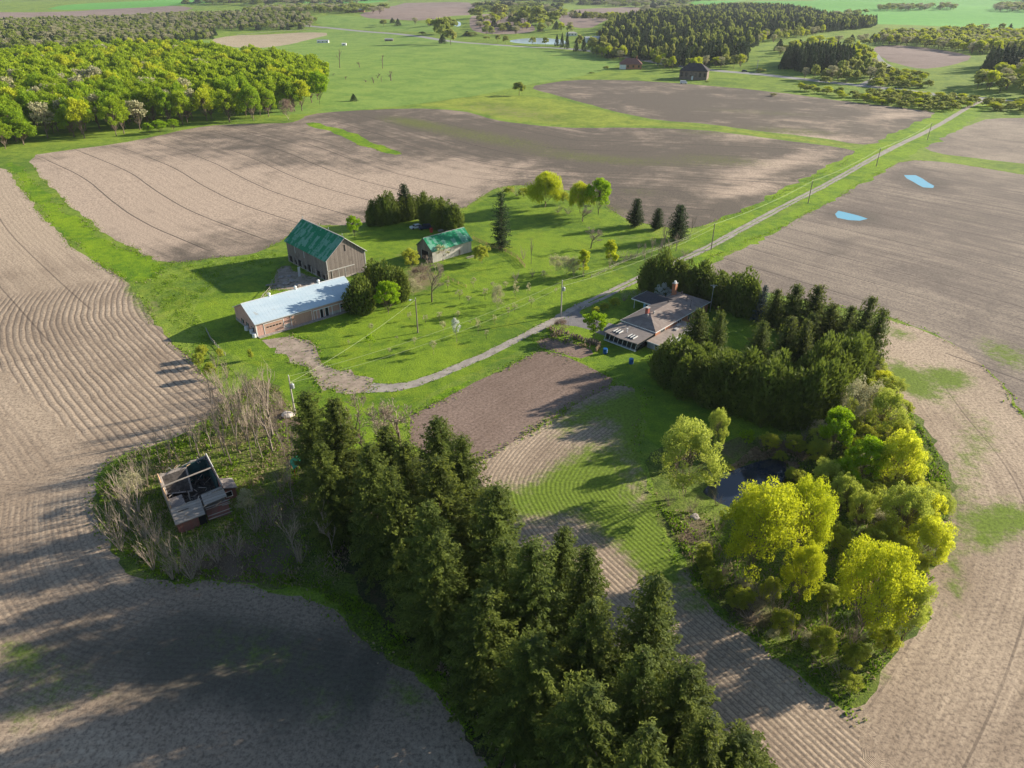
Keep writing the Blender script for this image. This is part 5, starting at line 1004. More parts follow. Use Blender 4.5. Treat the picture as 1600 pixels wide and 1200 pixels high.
# ---- bank barn: u along the ridge (far -> near), gable with boards faces +x end and the right
bn = root('bank_barn', -59.06, 213.95, -47.4, 'tall weathered grey board barn with patchy green gable roof', 'barn')
L, Wd, e, r = 25.2, 13.6, 6.9, 12.3
rf = gable(bn, L, Wd, e, r, M['barn_boards'], M['green_roof'], .45, .16)
b = MB(); b.box(-L / 2 - .3, L / 2 + .3, -.12, .12, r + .14, r + .3, M['trimgrey']); b.build('ridge_cap', rf)
for x in (-L / 2 + .2, -1.5, 4, L / 2 - .6): b = MB(); b.beam((x, 0, r + .3), (x, 0, r + 1.0), .05, M['steel'], 5).lathe([(.12, 0), (.12, .2), (.03, .3)], M['steel'], 8, (x, 0, r + .9)); b.build('lightning_rod', rf)
for s in (-1, 1):
    b = MB(); k = (r - e) / (Wd / 2)
    for sg in (-1, 1): b.beam((s * (L / 2 + .47), 0, r + .02), (s * (L / 2 + .47), sg * (Wd / 2 + .45), e - .45 * k), .11, M['trimgrey'])
    b.build('barge_board', rf)
b = MB(); b.box(L / 2 + .01, L / 2 + .05, -.25, .15, 8.2, 10.2, M['dark_hole']); b.build('gable_slot', bn)
b = MB(); b.box(L / 2 + .02, L / 2 + .16, -Wd / 2 + .2, 2.6, 3.2, 3.45, M['trimgrey']); b.build('door_rail', bn)
d = MB(); d.box(L / 2 + .02, L / 2 + .10, -5.4, -.6, .1, 3.15, M['barn_boards']); dd = d.build('sliding_door', bn)
for y in (-5.3, -3, -.7): b = MB(); b.box(L / 2 + .10, L / 2 + .15, y - .07, y + .07, .1, 3.15, M['trimgrey']); b.build('batten', dd)
b = MB(); b.box(-L / 2 - .04, L / 2 + .04, -Wd / 2 - .14, Wd / 2 + .14, 0, .55, M['stone']); b.build('stone_foundation', bn)
for i, (x, hw, zt) in enumerate(((-10.3, .9, 2.1), (-7.2, .45, 1.7), (-4.4, 1.0, 2.3), (-1.3, .5, 1.5), (1.7, .8, 2.4), (7.6, .9, 2.0), (10.4, .4, 1.6))):
    b = MB(); b.box(x - hw, x + hw, -Wd / 2 - .18, -Wd / 2 - .02, .3, zt, M['dark_hole']); b.build('stable_opening', bn)
for x in (-11.8, -8.8, -6, -3, .2, 3, 6, 9, 11.9): b = MB(); b.box(x - .22, x + .22, -Wd / 2 - .35, -Wd / 2 - .02, 0, 2.4, M['stone']); b.build('stone_pier', bn)
for x in (-7, -1.2): b = MB(); b.box(x - .18, x + .18, -Wd / 2 - .06, -Wd / 2 - .01, 4.0, 6.6, M['pale_boards']); b.build('replaced_board', bn)
b = MB()
for y in (-6.6, 6.6): b.box(L / 2 - .05, L / 2 + .07, y - .14, y + .14, 0, 6.6, M['trimgrey'])
b.build('corner_board', bn)

# ---- long shed with metal roof, front (driveway side) is -y
sh = root('metal_roof_shed', -58.64, 177.34, 40.7, 'long low pink-sided shed with pale blue metal roof', 'shed')
L, Wd, e, r = 29.2, 14.0, 3.7, 6.9
rf = gable(sh, L, Wd, e, r, M['pink_siding'], M['metal_roof'], .35, .10)
for i, x in enumerate((-7.2, .2, 7.0)):
    b = MB(); b.lathe([(.28, 0), (.28, .55), (.42, .62), (.42, .9), (.1, 1.1)], M['white'], 12, (x, .0, r)); b.build('roof_vent', rf)
b = MB(); b.box(-L / 2 - .35, L / 2 + .35, -.18, .18, r + .09, r + .15, M['white']); b.build('ridge_cap', rf)
b = MB(); b.box(-L / 2 - .37, L / 2 + .37, -Wd / 2 - .42, -Wd / 2 - .34, 3.42, 3.62, M['trimgrey']); b.build('fascia', rf)
k = (r - e) / (Wd / 2)
for s in (-1, 1):
    b = MB()
    for sg in (-1, 1): b.beam((s * (L / 2 + .36), 0, r + .05), (s * (L / 2 + .36), sg * (Wd / 2 + .35), e - .35 * k + .05), .07, M['white'])
    b.build('barge_trim', rf)
yF = -Wd / 2
def framed(parent, x0, x1, z0, z1, m, y=yF, fr=.12, name='door', proud=.05):
    d = MB(); d.box(x0, x1, y - proud, y - .01, z0, z1, m); o = d.build(name, parent); f = MB()
    f.box(x0 - fr, x0, y - proud - .03, y - .01, z0, z1 + fr, M['white']).box(x1, x1 + fr, y - proud - .03, y - .01, z0, z1 + fr, M['white']).box(x0, x1, y - proud - .03, y - .01, z1, z1 + fr, M['white'])
    f.build('frame', o); return o
d1 = framed(sh, -12.6, -7.4, .05, 2.9, M['pink_door'], name='garage_door')
b = MB()
for i in range(5): b.box(-12.0 + i * .85, -11.4 + i * .85, yF - .09, yF - .05, 1.75, 2.05, M['glass'])
b.build('window_strip', d1)
for z in (.75, 1.45, 2.2): b = MB(); b.box(-12.6, -7.4, yF - .075, yF - .05, z, z + .05, M['trimgrey']); b.build('panel_seam', d1)
b = MB(); b.box(-7.1, -5.7, yF - .04, yF - .01, 0, 1.3, M['white_sheet']); b.build('white_panel', sh)
framed(sh, -5.2, .6, .05, 3.0, M['pink_door'], name='sliding_door')
framed(sh, 1.3, 2.0, .1, 2.5, M['pink_door'], name='narrow_door')
framed(sh, 3.1, 3.9, .1, 2.6, M['dark_hole'], name='open_doorway')
framed(sh, 4.6, 5.5, .1, 2.5, M['glass'], name='glazed_door')
for x in (6.6, 9.0, 11.2): b = MB(); b.box(x - .08, x + .08, yF - .25, yF - .05, 0, 2.6, M['white']); b.build('porch_post', sh)
b = MB(); b.box(1.0, 13.4, yF - .25, yF - .05, 2.62, 2.78, M['white']); b.build('porch_rail', sh)
w = MB(); w.box(9.2, 10.2, yF - .05, yF - .01, 1.3, 2.3, M['glass']); wo = w.build('window', sh)
f = MB(); f.box(9.2, 10.2, yF - .08, yF - .05, 1.75, 1.85, M['white']); f.build('frame', wo)
framed(sh, 11.9, 12.9, .1, 2.4, M['pink_siding'], name='side_door')
b = MB(); b.box(5.9, 14.4, yF - .04, yF - .01, 0, .9, M['white_sheet']); b.build('white_skirting', sh)
b = MB(); b.box(-14.7, 14.7, yF - 1.2, yF - .02, -.1, .14, M['stone']); b.build('concrete_apron', sh)
b = MB(); b.box(-14.8, -14.55, yF - .08, yF + .15, 0, 3.6, M['white']); b.build('corner_board', sh)
for y in (-4.4, -1.0, 2.2):
    w = MB(); w.box(-14.66, -14.61, y - .8, y + .8, .9, 1.9, M['glass']); wo = w.build('window', sh); f = MB(); f.box(-14.7, -14.66, y - .05, y + .05, .9, 1.9, M['white']); f.build('frame', wo)
b = MB(); b.box(-14.75, -14.61, -7, 7, 0, .75, M['stone']); b.build('foundation', sh)

# ---- small barn
sb = root('small_barn', -22.4, 225.4, 42.5, 'small barn with mottled green roof and pale grey board wall', 'barn')
L, Wd, e, r = 16.2, 8.2, 4.1, 7.3
rf = gable(sb, L, Wd, e, r, M['white_sheet'], M['green_roof'], .4, .12)
b = MB(); b.prism([(-4.12, 0), (4.12, 0), (4.12, e), (0, r - .2), (-4.12, e)], 'x', -L / 2 - .06, -L / 2 - .01, M['barn_boards']); b.build('gable_wall', sb)
d = MB(); d.box(-L / 2 - .12, -L / 2 - .07, -2.2, 1.6, .1, 3.2, M['dark_hole']); dd = d.build('open_doorway', sb)
b = MB(); b.box(-L / 2 - .2, -L / 2 - .12, -2.4, -2.2, .1, 3.4, M['trimgrey']).box(-L / 2 - .2, -L / 2 - .12, 1.6, 1.8, .1, 3.4, M['trimgrey']); b.build('frame', dd)
d = MB(); d.box(2.6, 3.3, -Wd / 2 - .05, -Wd / 2 - .01, .1, 1.9, M['barn_boards']); d.build('side_door', sb)
b = MB(); b.box(-L / 2 - .3, L / 2 + .3, -.1, .1, r + .12, r + .2, M['trimgrey']); b.build('ridge_cap', rf)

# ---- brick house  (u along length 46.5 deg, v across)
hs = root('brick_house', 41.4, 172.9, 46.5, 'orange brick bungalow with brown hip roof, sunroom and lean-to', 'house')
L, Wd = 26.9, 10.8
def hip(rt, x0, x1, y0, y1, ze, zr, m, inset, th=.18, name='roof', gable_hi=False):
    ym = (y0 + y1) / 2; xa = x0 + inset; xb = x1 - inset
    V = [(x0, y0, ze), (x1, y0, ze), (x1, y1, ze), (x0, y1, ze), (xa, ym, zr), (xb, ym, zr), (x0, y0, ze - th), (x1, y0, ze - th), (x1, y1, ze - th), (x0, y1, ze - th)]
    b = MB(); b.add(V, [(0, 1, 5, 4), (1, 2, 5), (2, 3, 4, 5), (3, 0, 4), (0, 6, 7, 1), (1, 7, 8, 2), (2, 8, 9, 3), (3, 9, 6, 0), (6, 9, 8, 7)], m); return b.build(name, rt)
b = MB(); b.box(-L / 2 + .5, L / 2 - .5, -Wd / 2 + .35, Wd / 2 - .7, 0, 2.95, M['brick']); b.build('wall', hs)
rf = hip(hs, -L / 2, L / 2, -Wd / 2, Wd / 2, 3.0, 5.0, M['shingle'], 5.2)
b = MB(); b.box(-L / 2 - .03, L / 2 + .03, -Wd / 2 - .06, -Wd / 2 - .01, 2.78, 3.0, M['white']).box(-L / 2 - .06, -L / 2 - .01, -Wd / 2 - .06, Wd / 2 + .06, 2.78, 3.0, M['white']).box(-L / 2 - .03, L / 2 + .03, Wd / 2 + .01, Wd / 2 + .06, 2.78, 3.0, M['white']); b.build('eaves', rf)
c = MB(); c.box(-8.9, -8.0, .3, 1.1, 4.0, 6.3, M['chimney_brick']).box(-9.0, -7.9, .2, 1.2, 6.3, 6.45, M['trimgrey']); c.build('chimney', rf)
c = MB(); c.box(9.0, 10.1, 3.4, 4.4, 3.0, 6.9, M['brick']).box(8.9, 10.2, 3.3, 4.5, 6.9, 7.05, M['trimgrey']).box(9.3, 9.8, 3.65, 4.15, 7.05, 7.6, M['white']); c.build('chimney', rf)
for x, y, z in ((-7.6, -.7, 4.75), (-9.8, -.3, 4.6), (1.2, .6, 4.8), (9.0, 1.2, 4.75)):
    b = MB(); b.lathe([(.16, 0), (.16, .4), (.28, .45), (.28, .6), (.05, .7)], M['trimgrey'] if x < -7 else M['shingle_dark'], 10, (x, y, z)); b.build('roof_vent', rf)
for x, y in ((5.2, -4.0), (6.8, -1.8)): b = MB(); b.lathe([(.08, 0), (.08, 2.2), (.14, 2.2), (.14, 2.4)], M['shingle_dark'], 8, (x, y, 3.2)); b.build('stove_pipe', rf)
for x in (-9.6, -1.8, 3.5, 8.5):
    w = MB(); w.box(x - .9, x + .9, -Wd / 2 + .31, -Wd / 2 + .34, 1.0, 2.5, M['glass']); wo = w.build('window', hs)
    f = MB(); f.box(x - 1.0, x - .9, -Wd / 2 + .27, -Wd / 2 + .31, .95, 2.45, M['white']).box(x + .9, x + 1.0, -Wd / 2 + .27, -Wd / 2 + .31, .95, 2.45, M['white']).box(x - .04, x + .04, -Wd / 2 + .27, -Wd / 2 + .30, 1.0, 2.4, M['white']); f.build('frame', wo)
for x in (-9, -4, 2): w = MB(); w.box(x - .9, x + .9, Wd / 2 - .69, Wd / 2 - .66, 1.0, 2.4, M['glass']); w.build('window', hs)
# carport wing on the left (+y side)
b = MB(); b.box(1.0, 7.2, Wd / 2 - .69, Wd / 2 + 2.6, 0, 2.9, M['blue_paint']); wn_ = b.build('porch_wall', hs)
w = MB(); w.box(.94, .99, Wd / 2 + .6, Wd / 2 + 1.9, 1.0, 2.3, M['glass']); wo = w.build('window', wn_)
b = MB(); b.beam((1.0, Wd / 2 + 5.6, 0), (1.0, Wd / 2 + 5.6, 2.9), .1, M['white']).beam((7, Wd / 2 + 5.6, 0), (7, Wd / 2 + 5.6, 2.9), .1, M['white']); b.build('porch_post', hs)
V = [(.3, Wd / 2 - 1, 3.1), (7.9, Wd / 2 - 1, 3.1), (7.9, Wd / 2 + 6.2, 3.0), (.3, Wd / 2 + 6.2, 3.0), (4.1, -.5, 4.75), (4.1, Wd / 2 + 3.2, 4.5)]
b = MB(); b.add(V, [(0, 4, 5, 3), (1, 2, 5, 4), (3, 5, 2), (0, 1, 4), (0, 3, 2, 1)], M['shingle_dark']); pr = b.build('porch_roof', hs)
b = MB(); b.box(.22, .29, Wd / 2 - .2, Wd / 2 + 6.25, 2.82, 3.06, M['white']).box(.22, 7.95, Wd / 2 + 6.2, Wd / 2 + 6.27, 2.82, 3.02, M['white']); b.build('eaves', pr)
# sunroom at the near end
sx0, sx1 = -L / 2 - 7.6, -L / 2 - .1
V = [(sx1, -Wd / 2 + .2, 2.75), (sx1, Wd / 2 - .5, 2.75), (sx0, Wd / 2 - .5, 2.5), (sx0 - .5, 0, 2.5), (sx0, -Wd / 2 + .2, 2.5)]
b = MB(); b.add(V + [(x, y, z - .18) for x, y, z in V], [(0, 1, 2, 3, 4), (9, 8, 7, 6, 5), (0, 5, 6, 1), (1, 6, 7, 2), (2, 7, 8, 3), (3, 8, 9, 4), (4, 9, 5, 0)], M['deck_roof']); sr = b.build('sunroom_roof', hs)
b = MB(); b.box(sx0 + .45, sx1, -Wd / 2 + .6, Wd / 2 - .9, 0, 2.32, M['glass']); sw = b.build('sunroom', hs)
for i in range(8):
    y = -Wd / 2 + .6 + i * (Wd - 1.5) / 7; b = MB(); b.beam((sx0 + .42, y, 2.3), (sx0 - .35, y, .45), .06, M['white']); b.build('mullion', sw)
b = MB(); b.beam((sx0 - .35, -Wd / 2 + .5, .45), (sx0 - .35, Wd / 2 - .8, .45), .10, M['white']); b.build('sill', sw)
b = MB(); b.beam((sx0 + .4, -Wd / 2 + .5, 2.3), (sx0 + .4, Wd / 2 - .8, 2.3), .10, M['white']); b.build('head_rail', sw)
b = MB(); b.box(sx0 + .1, sx0 + .44, -Wd / 2 + .6, Wd / 2 - .9, 0, .45, M['pale_boards']); b.build('kick_wall', sw)
for y in (-2.2, 2.2):
    b = MB()
    x0 = sx0 + 1.3
    b.box(x0, x0 + 1.9, y - .75, y + .75, 2.56, 2.72, M['glass']); so = b.build('skylight', sr)
    f = MB()
    for q in (-.8, 0, .8): f.box(x0 - .05, x0 + 1.95, y + q - .07, y + q + .07, 2.6, 2.86, M['white'])
    f.build('frame', so)
b = MB(); b.lathe([(.09, 0), (.09, .9), (.2, .95), (.2, 1.1)], M['white'], 10, (sx0 + 3.4, .3, 2.6)); b.build('roof_vent', sr)
# lean-to along the long side
b = MB(); b.box(-L / 2 - 3.6, L / 2 - 14, -Wd / 2 - 4.2, -Wd / 2 + .15, 1.75, 1.92, M['flat_roof']); lr = b.build('lean_to_roof', hs)
b = MB(); b.box(-L / 2 - 3.62, L / 2 - 14, -Wd / 2 - 4.26, -Wd / 2 - 4.2, 1.7, 1.95, M['white']).box(-L / 2 - 3.66, -L / 2 - 3.6, -Wd / 2 - 4.2, -Wd / 2 + .1, 1.7, 1.95, M['white']); b.build('eaves', lr)
b = MB(); b.box(-L / 2 - 3.3, L / 2 - 14.3, -Wd / 2 - 3.9, -Wd / 2 + .1, 0, 1.74, M['pale_boards']); lw = b.build('lean_to_wall', hs)
w = MB(); w.box(-L / 2 - 3.36, -L / 2 - 3.31, -Wd / 2 - 3.0, -Wd / 2 - 2.2, .5, 1.5, M['glass']); wo = w.build('window', lw)
f = MB(); f.box(-L / 2 - 3.4, -L / 2 - 3.36, -Wd / 2 - 3.1, -Wd / 2 - 3.0, .4, 1.6, M['white']).box(-L / 2 - 3.4, -L / 2 - 3.36, -Wd / 2 - 2.2, -Wd / 2 - 2.1, .4, 1.6, M['white']).box(-L / 2 - 3.4, -L / 2 - 3.36, -Wd / 2 - 3.0, -Wd / 2 - 2.2, 1.0, 1.08, M['white']); f.build('frame', wo)
for x, y, w_, h_ in ((-7, -7.5, 1.2, .3), (-4.6, -6.4, 1.8, .2)): b = MB(); b.box(x, x + w_, y, y + .8, 1.93, 1.93 + h_, M['trimgrey']); b.build('roof_clutter', lr)
# antenna mast beside the far corner
x, y = g(1109, 488); at_ = empty('antenna_mast', (x, y, 0), 0, 'thin antenna mast at the far corner of the brick house', 'antenna')
b = MB(); b.beam((0, 0, 0), (0, 0, 8), .07, M['steel'], 6); b.build('mast', at_)
b = MB(); b.beam((-.9, 0, 7.8), (.9, 0, 7.8), .05, M['steel']); [b.beam((k * .4, -.5, 7.8), (k * .4, .5, 7.8), .03, M['steel']) for k in (-2, -1, 0, 1, 2)]; b.lathe([(.02, 0), (.35, .15)], M['white'], 12, (.1, .1, 7.2)); b.build('aerial', at_)
def barrel(px, py, m, label, h=1.0, rr=.36, group=None, cat='barrel'):
    x, y = g(px, py); e = empty('barrel', (x, y, float(height(x, y))), 0, label, cat, group)
    MB().lathe([(rr * .92, 0), (rr, .06), (rr, h * .32), (rr * 1.06, h * .35), (rr, h * .38), (rr, h * .64), (rr * 1.06, h * .67), (rr, h * .7), (rr, h - .05), (rr * .94, h)], m, 16).build('drum', e)
    MB().lathe([(rr * .98, 0), (rr * .98, .06), (rr * .3, .08)], m, 16, (0, 0, h)).build('lid', e); return e
barrel(945.5, 552, M['blue_plastic'], 'blue plastic barrel at the left corner of the sunroom', 1.25, .55)
barrel(986, 568, M['blue_plastic'], 'blue plastic barrel on the grass below the sunroom', 1.25, .55)
barrel(674, 363, M['red_paint'], 'upright red drum beside the parked dark car', 1.5, .55)
for px, py in ((394, 521), (398, 527), (386, 516)): barrel(px, py, M['white'], 'white drum at the lower left corner of the long shed', 1.0, .55, 'white drums by the shed')

# ---- ruined house
ru = root('ruined_house', -56.1, 97.6, -55.5, 'roofless collapsed house with red lean-to and blackened interior', 'ruin')
# local x runs from the far wall to the near wall, y from left(-) to right(+)
L, Wd = 10.2, 8.4
def brokenwall(p, q, tops, m, name, th=.25, m2=None):
    p = Vector((*p, 0)); q = Vector((*q, 0)); d = (q - p).normalized(); nn = Vector((-d.y, d.x, 0)) * th / 2; b = MB(); n = len(tops)
    for i in range(n - 1):
        a = p.lerp(q, i / (n - 1)); c = p.lerp(q, (i + 1) / (n - 1)); za, zc = tops[i], tops[i + 1]
        V = [a - nn, c - nn, c + nn, a + nn]; V = [tuple(v) for v in V] + [(V[0].x, V[0].y, za), (V[1].x, V[1].y, zc), (V[2].x, V[2].y, zc), (V[3].x, V[3].y, za)]
        b.add(V, [(0, 1, 5, 4), (2, 3, 7, 6), (4, 5, 6, 7), (0, 4, 7, 3), (1, 2, 6, 5)], m)
    return b.build(name, ru)
zc = {}
brokenwall((-L / 2, -Wd / 2), (-L / 2, Wd / 2), [4.2, 3.9, 4.3, 4.1, 4.8, 4.6, 5.0], M['greywood'], 'far_wall')
brokenwall((-L / 2, Wd / 2), (L / 2, Wd / 2), [5.0, 5.1, 5.0, 4.9, 4.6, 4.4], M['red_boards'], 'side_wall')
brokenwall((L / 2, -Wd / 2), (-L / 2, -Wd / 2), [3.6, 3.9, 3.2, 3.5, 4.3, 3.9, 4.2], M['greywood'], 'side_wall')
brokenwall((L / 2, Wd / 2), (L / 2, -Wd / 2), [4.4, 4.0, 3.2, 2.6, 3.4, 3.6], M['greywood'], 'front_wall')
b = MB(); b.box(-L / 2 + .15, L / 2 - 2.5, Wd / 2 - .35, Wd / 2 - .14, .3, 4.55, M['teal']).box(-L / 2 + .14, -L / 2 + .35, .3, Wd / 2 - .36, .3, 4.5, M['teal']); b.build('teal_lining', ru)
b = MB(); b.beam((-.6, -Wd / 2 - .2, 4.4), (-.6, Wd / 2 - .2, 5.0), .17, M['greywood_l'], 4); b.build('tie_beam', ru)
b = MB(); b.beam((-L / 2 - .2, Wd / 2 + .05, 5.15), (-.4, Wd / 2 + .05, 5.1), .13, M['trimgrey'], 4).beam((-.2, Wd / 2 + .05, 5.0), (L / 2, Wd / 2 + .05, 4.5), .13, M['greywood'], 4); b.build('wall_plate', ru)
b = MB(); b.beam((-L / 2, -Wd / 2, 4.3), (L / 2, -Wd / 2, 3.7), .12, M['rustwood'], 4); b.build('wall_plate', ru)
rq = random.Random(9); b = MB()
for i in range(150):
    x = rq.uniform(-L / 2 + .4, L / 2 - .5); y = rq.uniform(-Wd / 2 + .4, Wd / 2 - .5); z = rq.uniform(.3, 1.6) + max(0, (-y) / Wd * 1.8); a = rq.uniform(0, 6.3); l = rq.uniform(.5, 1.8); dz = rq.uniform(-.5, .6)
    b.beam((x - l * math.cos(a) / 2, y - l * math.sin(a) / 2, z - dz), (x + l * math.cos(a) / 2, y + l * math.sin(a) / 2, z + dz), rq.uniform(.04, .13), rq.choice([M['char'], M['char'], M['greywood_l'], M['char'], M['rustwood'] if y < -2.6 and x < 0 else M['char']]))
b.box(-L / 2 + .2, L / 2 - .2, -Wd / 2 + .2, Wd / 2 - .2, .1, .5, M['char']); b.build('collapsed_debris', ru)
b = MB()
for i in range(26):
    x = rq.choice((-L / 2, L / 2, L / 2 + rq.uniform(.4, 2.6))) + rq.uniform(-.3, .5); y = rq.uniform(-Wd / 2, Wd / 2); z = 4.3 if x < L / 2 else 3.75 - max(0, x - L / 2) * .5; a = rq.uniform(-.5, .5) + (1.57 if i % 3 else 0); l = rq.uniform(.6, 2.2)
    b.beam((x - l * math.cos(a) / 2, y - l * math.sin(a) / 2, z + rq.uniform(0, .15)), (x + l * math.cos(a) / 2, y + l * math.sin(a) / 2, z + rq.uniform(0, .35)), rq.uniform(.04, .09), rq.choice([M['greywood_l'], M['rustwood'], M['greywood_l'], M['char']]))
b.build('loose_boards', ru)
b = MB(); b.add([(-L / 2 + .2, -Wd / 2 + .2, 4.0), (-L / 2 + .2, .6, 4.2), (-1.2, .2, 1.0), (-1.2, -Wd / 2 + .2, 2.2)], [(0, 1, 2, 3)], M['greywood']); b.add([(-L / 2 + .2, -Wd / 2 + .2, 3.9), (-L / 2 + .2, .6, 4.1), (-1.2, .2, .9), (-1.2, -Wd / 2 + .2, 2.1)], [(3, 2, 1, 0)], M['char']); b.build('fallen_ceiling', ru)
b = MB(); b.box(.6, L / 2 - .2, -Wd / 2 + .2, -Wd / 2 + 2.4, 2.3, 2.45, M['greywood']).box(1.6, 3.4, -.4, 1.5, 1.6, 1.72, M['char']); b.build('floor_remnant', ru)
# front lean-to with silvered plank roof and red walls
V = [(L / 2 + .1, -Wd / 2 - .1, 3.5), (L / 2 + .1, .4, 3.7), (L / 2 + 2.9, .3, 2.3), (L / 2 + 2.9, -Wd / 2 - .3, 2.2)]
b = MB(); b.add(V + [(x, y, z - .15) for x, y, z in V], [(0, 3, 2, 1), (4, 5, 6, 7), (0, 1, 5, 4), (1, 2, 6, 5), (2, 3, 7, 6), (3, 0, 4, 7)], M['greywood_l']); b.build('lean_to_roof', ru)
V = [(L / 2 - .3, .7, 4.0), (L / 2 - .5, Wd / 2 + .1, 4.2), (L / 2 + 1.4, Wd / 2 + .2, 3.2), (L / 2 + 1.7, .6, 3.1)]
b = MB(); b.add(V + [(x, y, z - .15) for x, y, z in V], [(0, 3, 2, 1), (4, 5, 6, 7), (0, 1, 5, 4), (1, 2, 6, 5), (2, 3, 7, 6), (3, 0, 4, 7)], M['greywood_l']); b.build('fallen_roof_section', ru)
b = MB(); b.box(L / 2 + 2.5, L / 2 + 2.65, -Wd / 2, -.9, 0, 2.1, M['red_boards']).box(L / 2 + .1, L / 2 + 2.5, -Wd / 2 - .02, -Wd / 2 + .13, 0, 2.2, M['red_boards']); b.build('lean_to_wall', ru)
b = MB(); b.box(L / 2 + 2.52, L / 2 + 2.62, -.85, .3, 0, 1.9, M['dark_hole']); b.build('doorway', ru)
b = MB(); b.add([(L / 2 + 2.2, .6, .2), (L / 2 + 2.5, Wd / 2, .1), (L / 2 + 1.5, Wd / 2 + .1, 2.3), (L / 2 + 1.5, .6, 2.2)], [(0, 1, 2, 3)], M['red_boards'])
for z in (2.7, 2.35, 1.1, .5): b.beam((L / 2 + 1.9 + (3 - z) * .2, .6, z), (L / 2 + 2.1 + (3 - z) * .2, Wd / 2 + .3, z + .15), .09, M['greywood_l'])
b.build('broken_wall', ru)
b = MB(); b.box(.6, 3.4, Wd / 2 + .2, Wd / 2 + 2.3, 0, 2.0, M['red_boards']); b.build('side_annex', ru)
b = MB(); b.add([(.3, Wd / 2 + .1, 3.0), (3.6, Wd / 2 + .1, 3.0), (3.6, Wd / 2 + 2.6, 2.1), (.3, Wd / 2 + 2.6, 2.1), (.3, Wd / 2 + .1, 2.85), (3.6, Wd / 2 + .1, 2.85), (3.6, Wd / 2 + 2.6, 1.95), (.3, Wd / 2 + 2.6, 1.95)], [(0, 1, 2, 3), (7, 6, 5, 4), (1, 5, 6, 2), (2, 6, 7, 3), (3, 7, 4, 0)], M['greywood']); b.build('annex_roof', ru)
w = MB(); w.box(3.41, 3.46, Wd / 2 + .5, Wd / 2 + 1.5, .7, 1.7, M['dark_hole']); wo = w.build('window', ru)
f = MB(); f.box(3.46, 3.5, Wd / 2 + .4, Wd / 2 + .5, .6, 1.8, M['white']).box(3.46, 3.5, Wd / 2 + 1.5, Wd / 2 + 1.6, .6, 1.8, M['white']).box(3.46, 3.5, Wd / 2 + .5, Wd / 2 + 1.5, 1.7, 1.8, M['white']).box(3.46, 3.5, Wd / 2 + .5, Wd / 2 + 1.5, .6, .7, M['white']); f.build('frame', wo)

# ---- little shed with green tarp, boulder
x, y = g(468, 735); t_ = empty('tarp_shelter', (x, y, 0), .5, 'small shelter under a green tarp half hidden by the first spruce', 'shelter')
MB().prism([(-1.3, 1.7), (0, 2.5), (1.3, 1.7), (1.2, 1.6), (0, 2.38), (-1.2, 1.6)], 'y', -1.5, 1.5, M['tarp']).build('tarp', t_)
for sx in (-1.1, 1.1):
    for sy in (-1.3, 1.3): MB().beam((sx, sy, 0), (sx, sy, 1.75), .06, M['red_paint']).build('post', t_)
def lump(name, px, py, s, m, label, cat, group=None, seed=1, flat=.6):
    x, y = g(px, py); r_ = np.random.default_rng(seed); b = MB(); n = 9; prof = [(.55, 0), (1, .25), (.95, .6), (.6, .92), (.15, 1)]
    V = [(s * rr * (1 + .22 * math.sin(3 * a + seed + z)) * math.cos(a) + r_.normal(0, .05 * s), s * rr * (1 + .18 * math.cos(2 * a + seed)) * math.sin(a), z * s * flat + r_.normal(0, .03 * s)) for rr, z in prof for a in [2 * math.pi * i / n for i in range(n)]]
    b.add(V, [(k * n + i, k * n + (i + 1) % n, (k + 1) * n + (i + 1) % n, (k + 1) * n + i) for k in range(4) for i in range(n)] + [list(range(4 * n, 5 * n))], m)
    o = b.build(name); o.location = (x, y, float(height(x, y))); tag(o, label, cat, group); return o
M['pale_rock'] = plain('pale_rock', (.55, .49, .43), .95, .2, 2)
lump('boulder', 449, 650, 1.4, M['pale_rock'], 'big pale boulder at the foot of the white utility pole', 'boulder')
for i, (px, py, s) in enumerate(((447, 444, 1.1), (456, 440, .9), (466, 446, 1.0), (478, 449, .9), (488, 444, .8), (440, 434, .9), (436, 448, .7), (502, 449, .8), (452, 432, .7))):
    lump('stone', px, py, s, M['stone'], 'grey stone in the rubble beside the barn wall', 'stone', 'rubble stones by the barn', i)
lump('stone_pile', 1086, 808, .8, M['stone'], 'tan mound of stones on the near bank of the pond', 'stone pile', None, 4, .4)
x, y = g(468, 432); MBo = MB(); MBo.box(-.35, .35, -.06, .06, 0, 3.4, M['white']); o = MBo.build('white_panel'); o.location = (x, y, 0); o.rotation_euler = (R(8), 0, R(40)); tag(o, 'white sheet panel leaning upright against the dark barn wall', 'panel')

for i, (px, py, a, n, lab) in enumerate(((424, 446, 20, 9, 'loose stack of grey planks lying in the barnyard'), (508, 447, 70, 7, 'short plank stack close to the barn corner'), (735, 402, 40, 8, 'pale board pile on the grass behind the small barn wall'))):
    x, y = g(px, py); b = MB(); q_ = random.Random(i)
    for k in range(n): yy = q_.uniform(-.7, .7); zz = .06 + .09 * (k // 3); dx = q_.uniform(-.3, .3); b.box(-1.5 + dx, 1.5 + dx, yy - .12, yy + .12, zz, zz + .05, M['greywood_l'])
    o = b.build('plank_pile'); o.location = (x, y, float(height(x, y))); o.rotation_euler = (0, 0, R(a)); tag(o, lab, 'planks')

for i, (px, py, a) in enumerate(((690, 361, 30), (699, 363, 80))):
    x, y = g(px, py); b = MB(); q_ = random.Random(i + 5)
    for k in range(8): b.beam((-1.3, (k % 4) * .3 - .5, .15 + .28 * (k // 4)), (1.3, (k % 4) * .3 - .5, .15 + .28 * (k // 4)), .13, M['greywood_l'], 6)
    o = b.build('log_pile'); o.location = (x, y, float(height(x, y))); o.rotation_euler = (0, 0, R(a)); tag(o, ['left pile of grey logs under the cedars behind the small barn', 'right pile of grey logs under the cedars behind the small barn'][i], 'log pile')

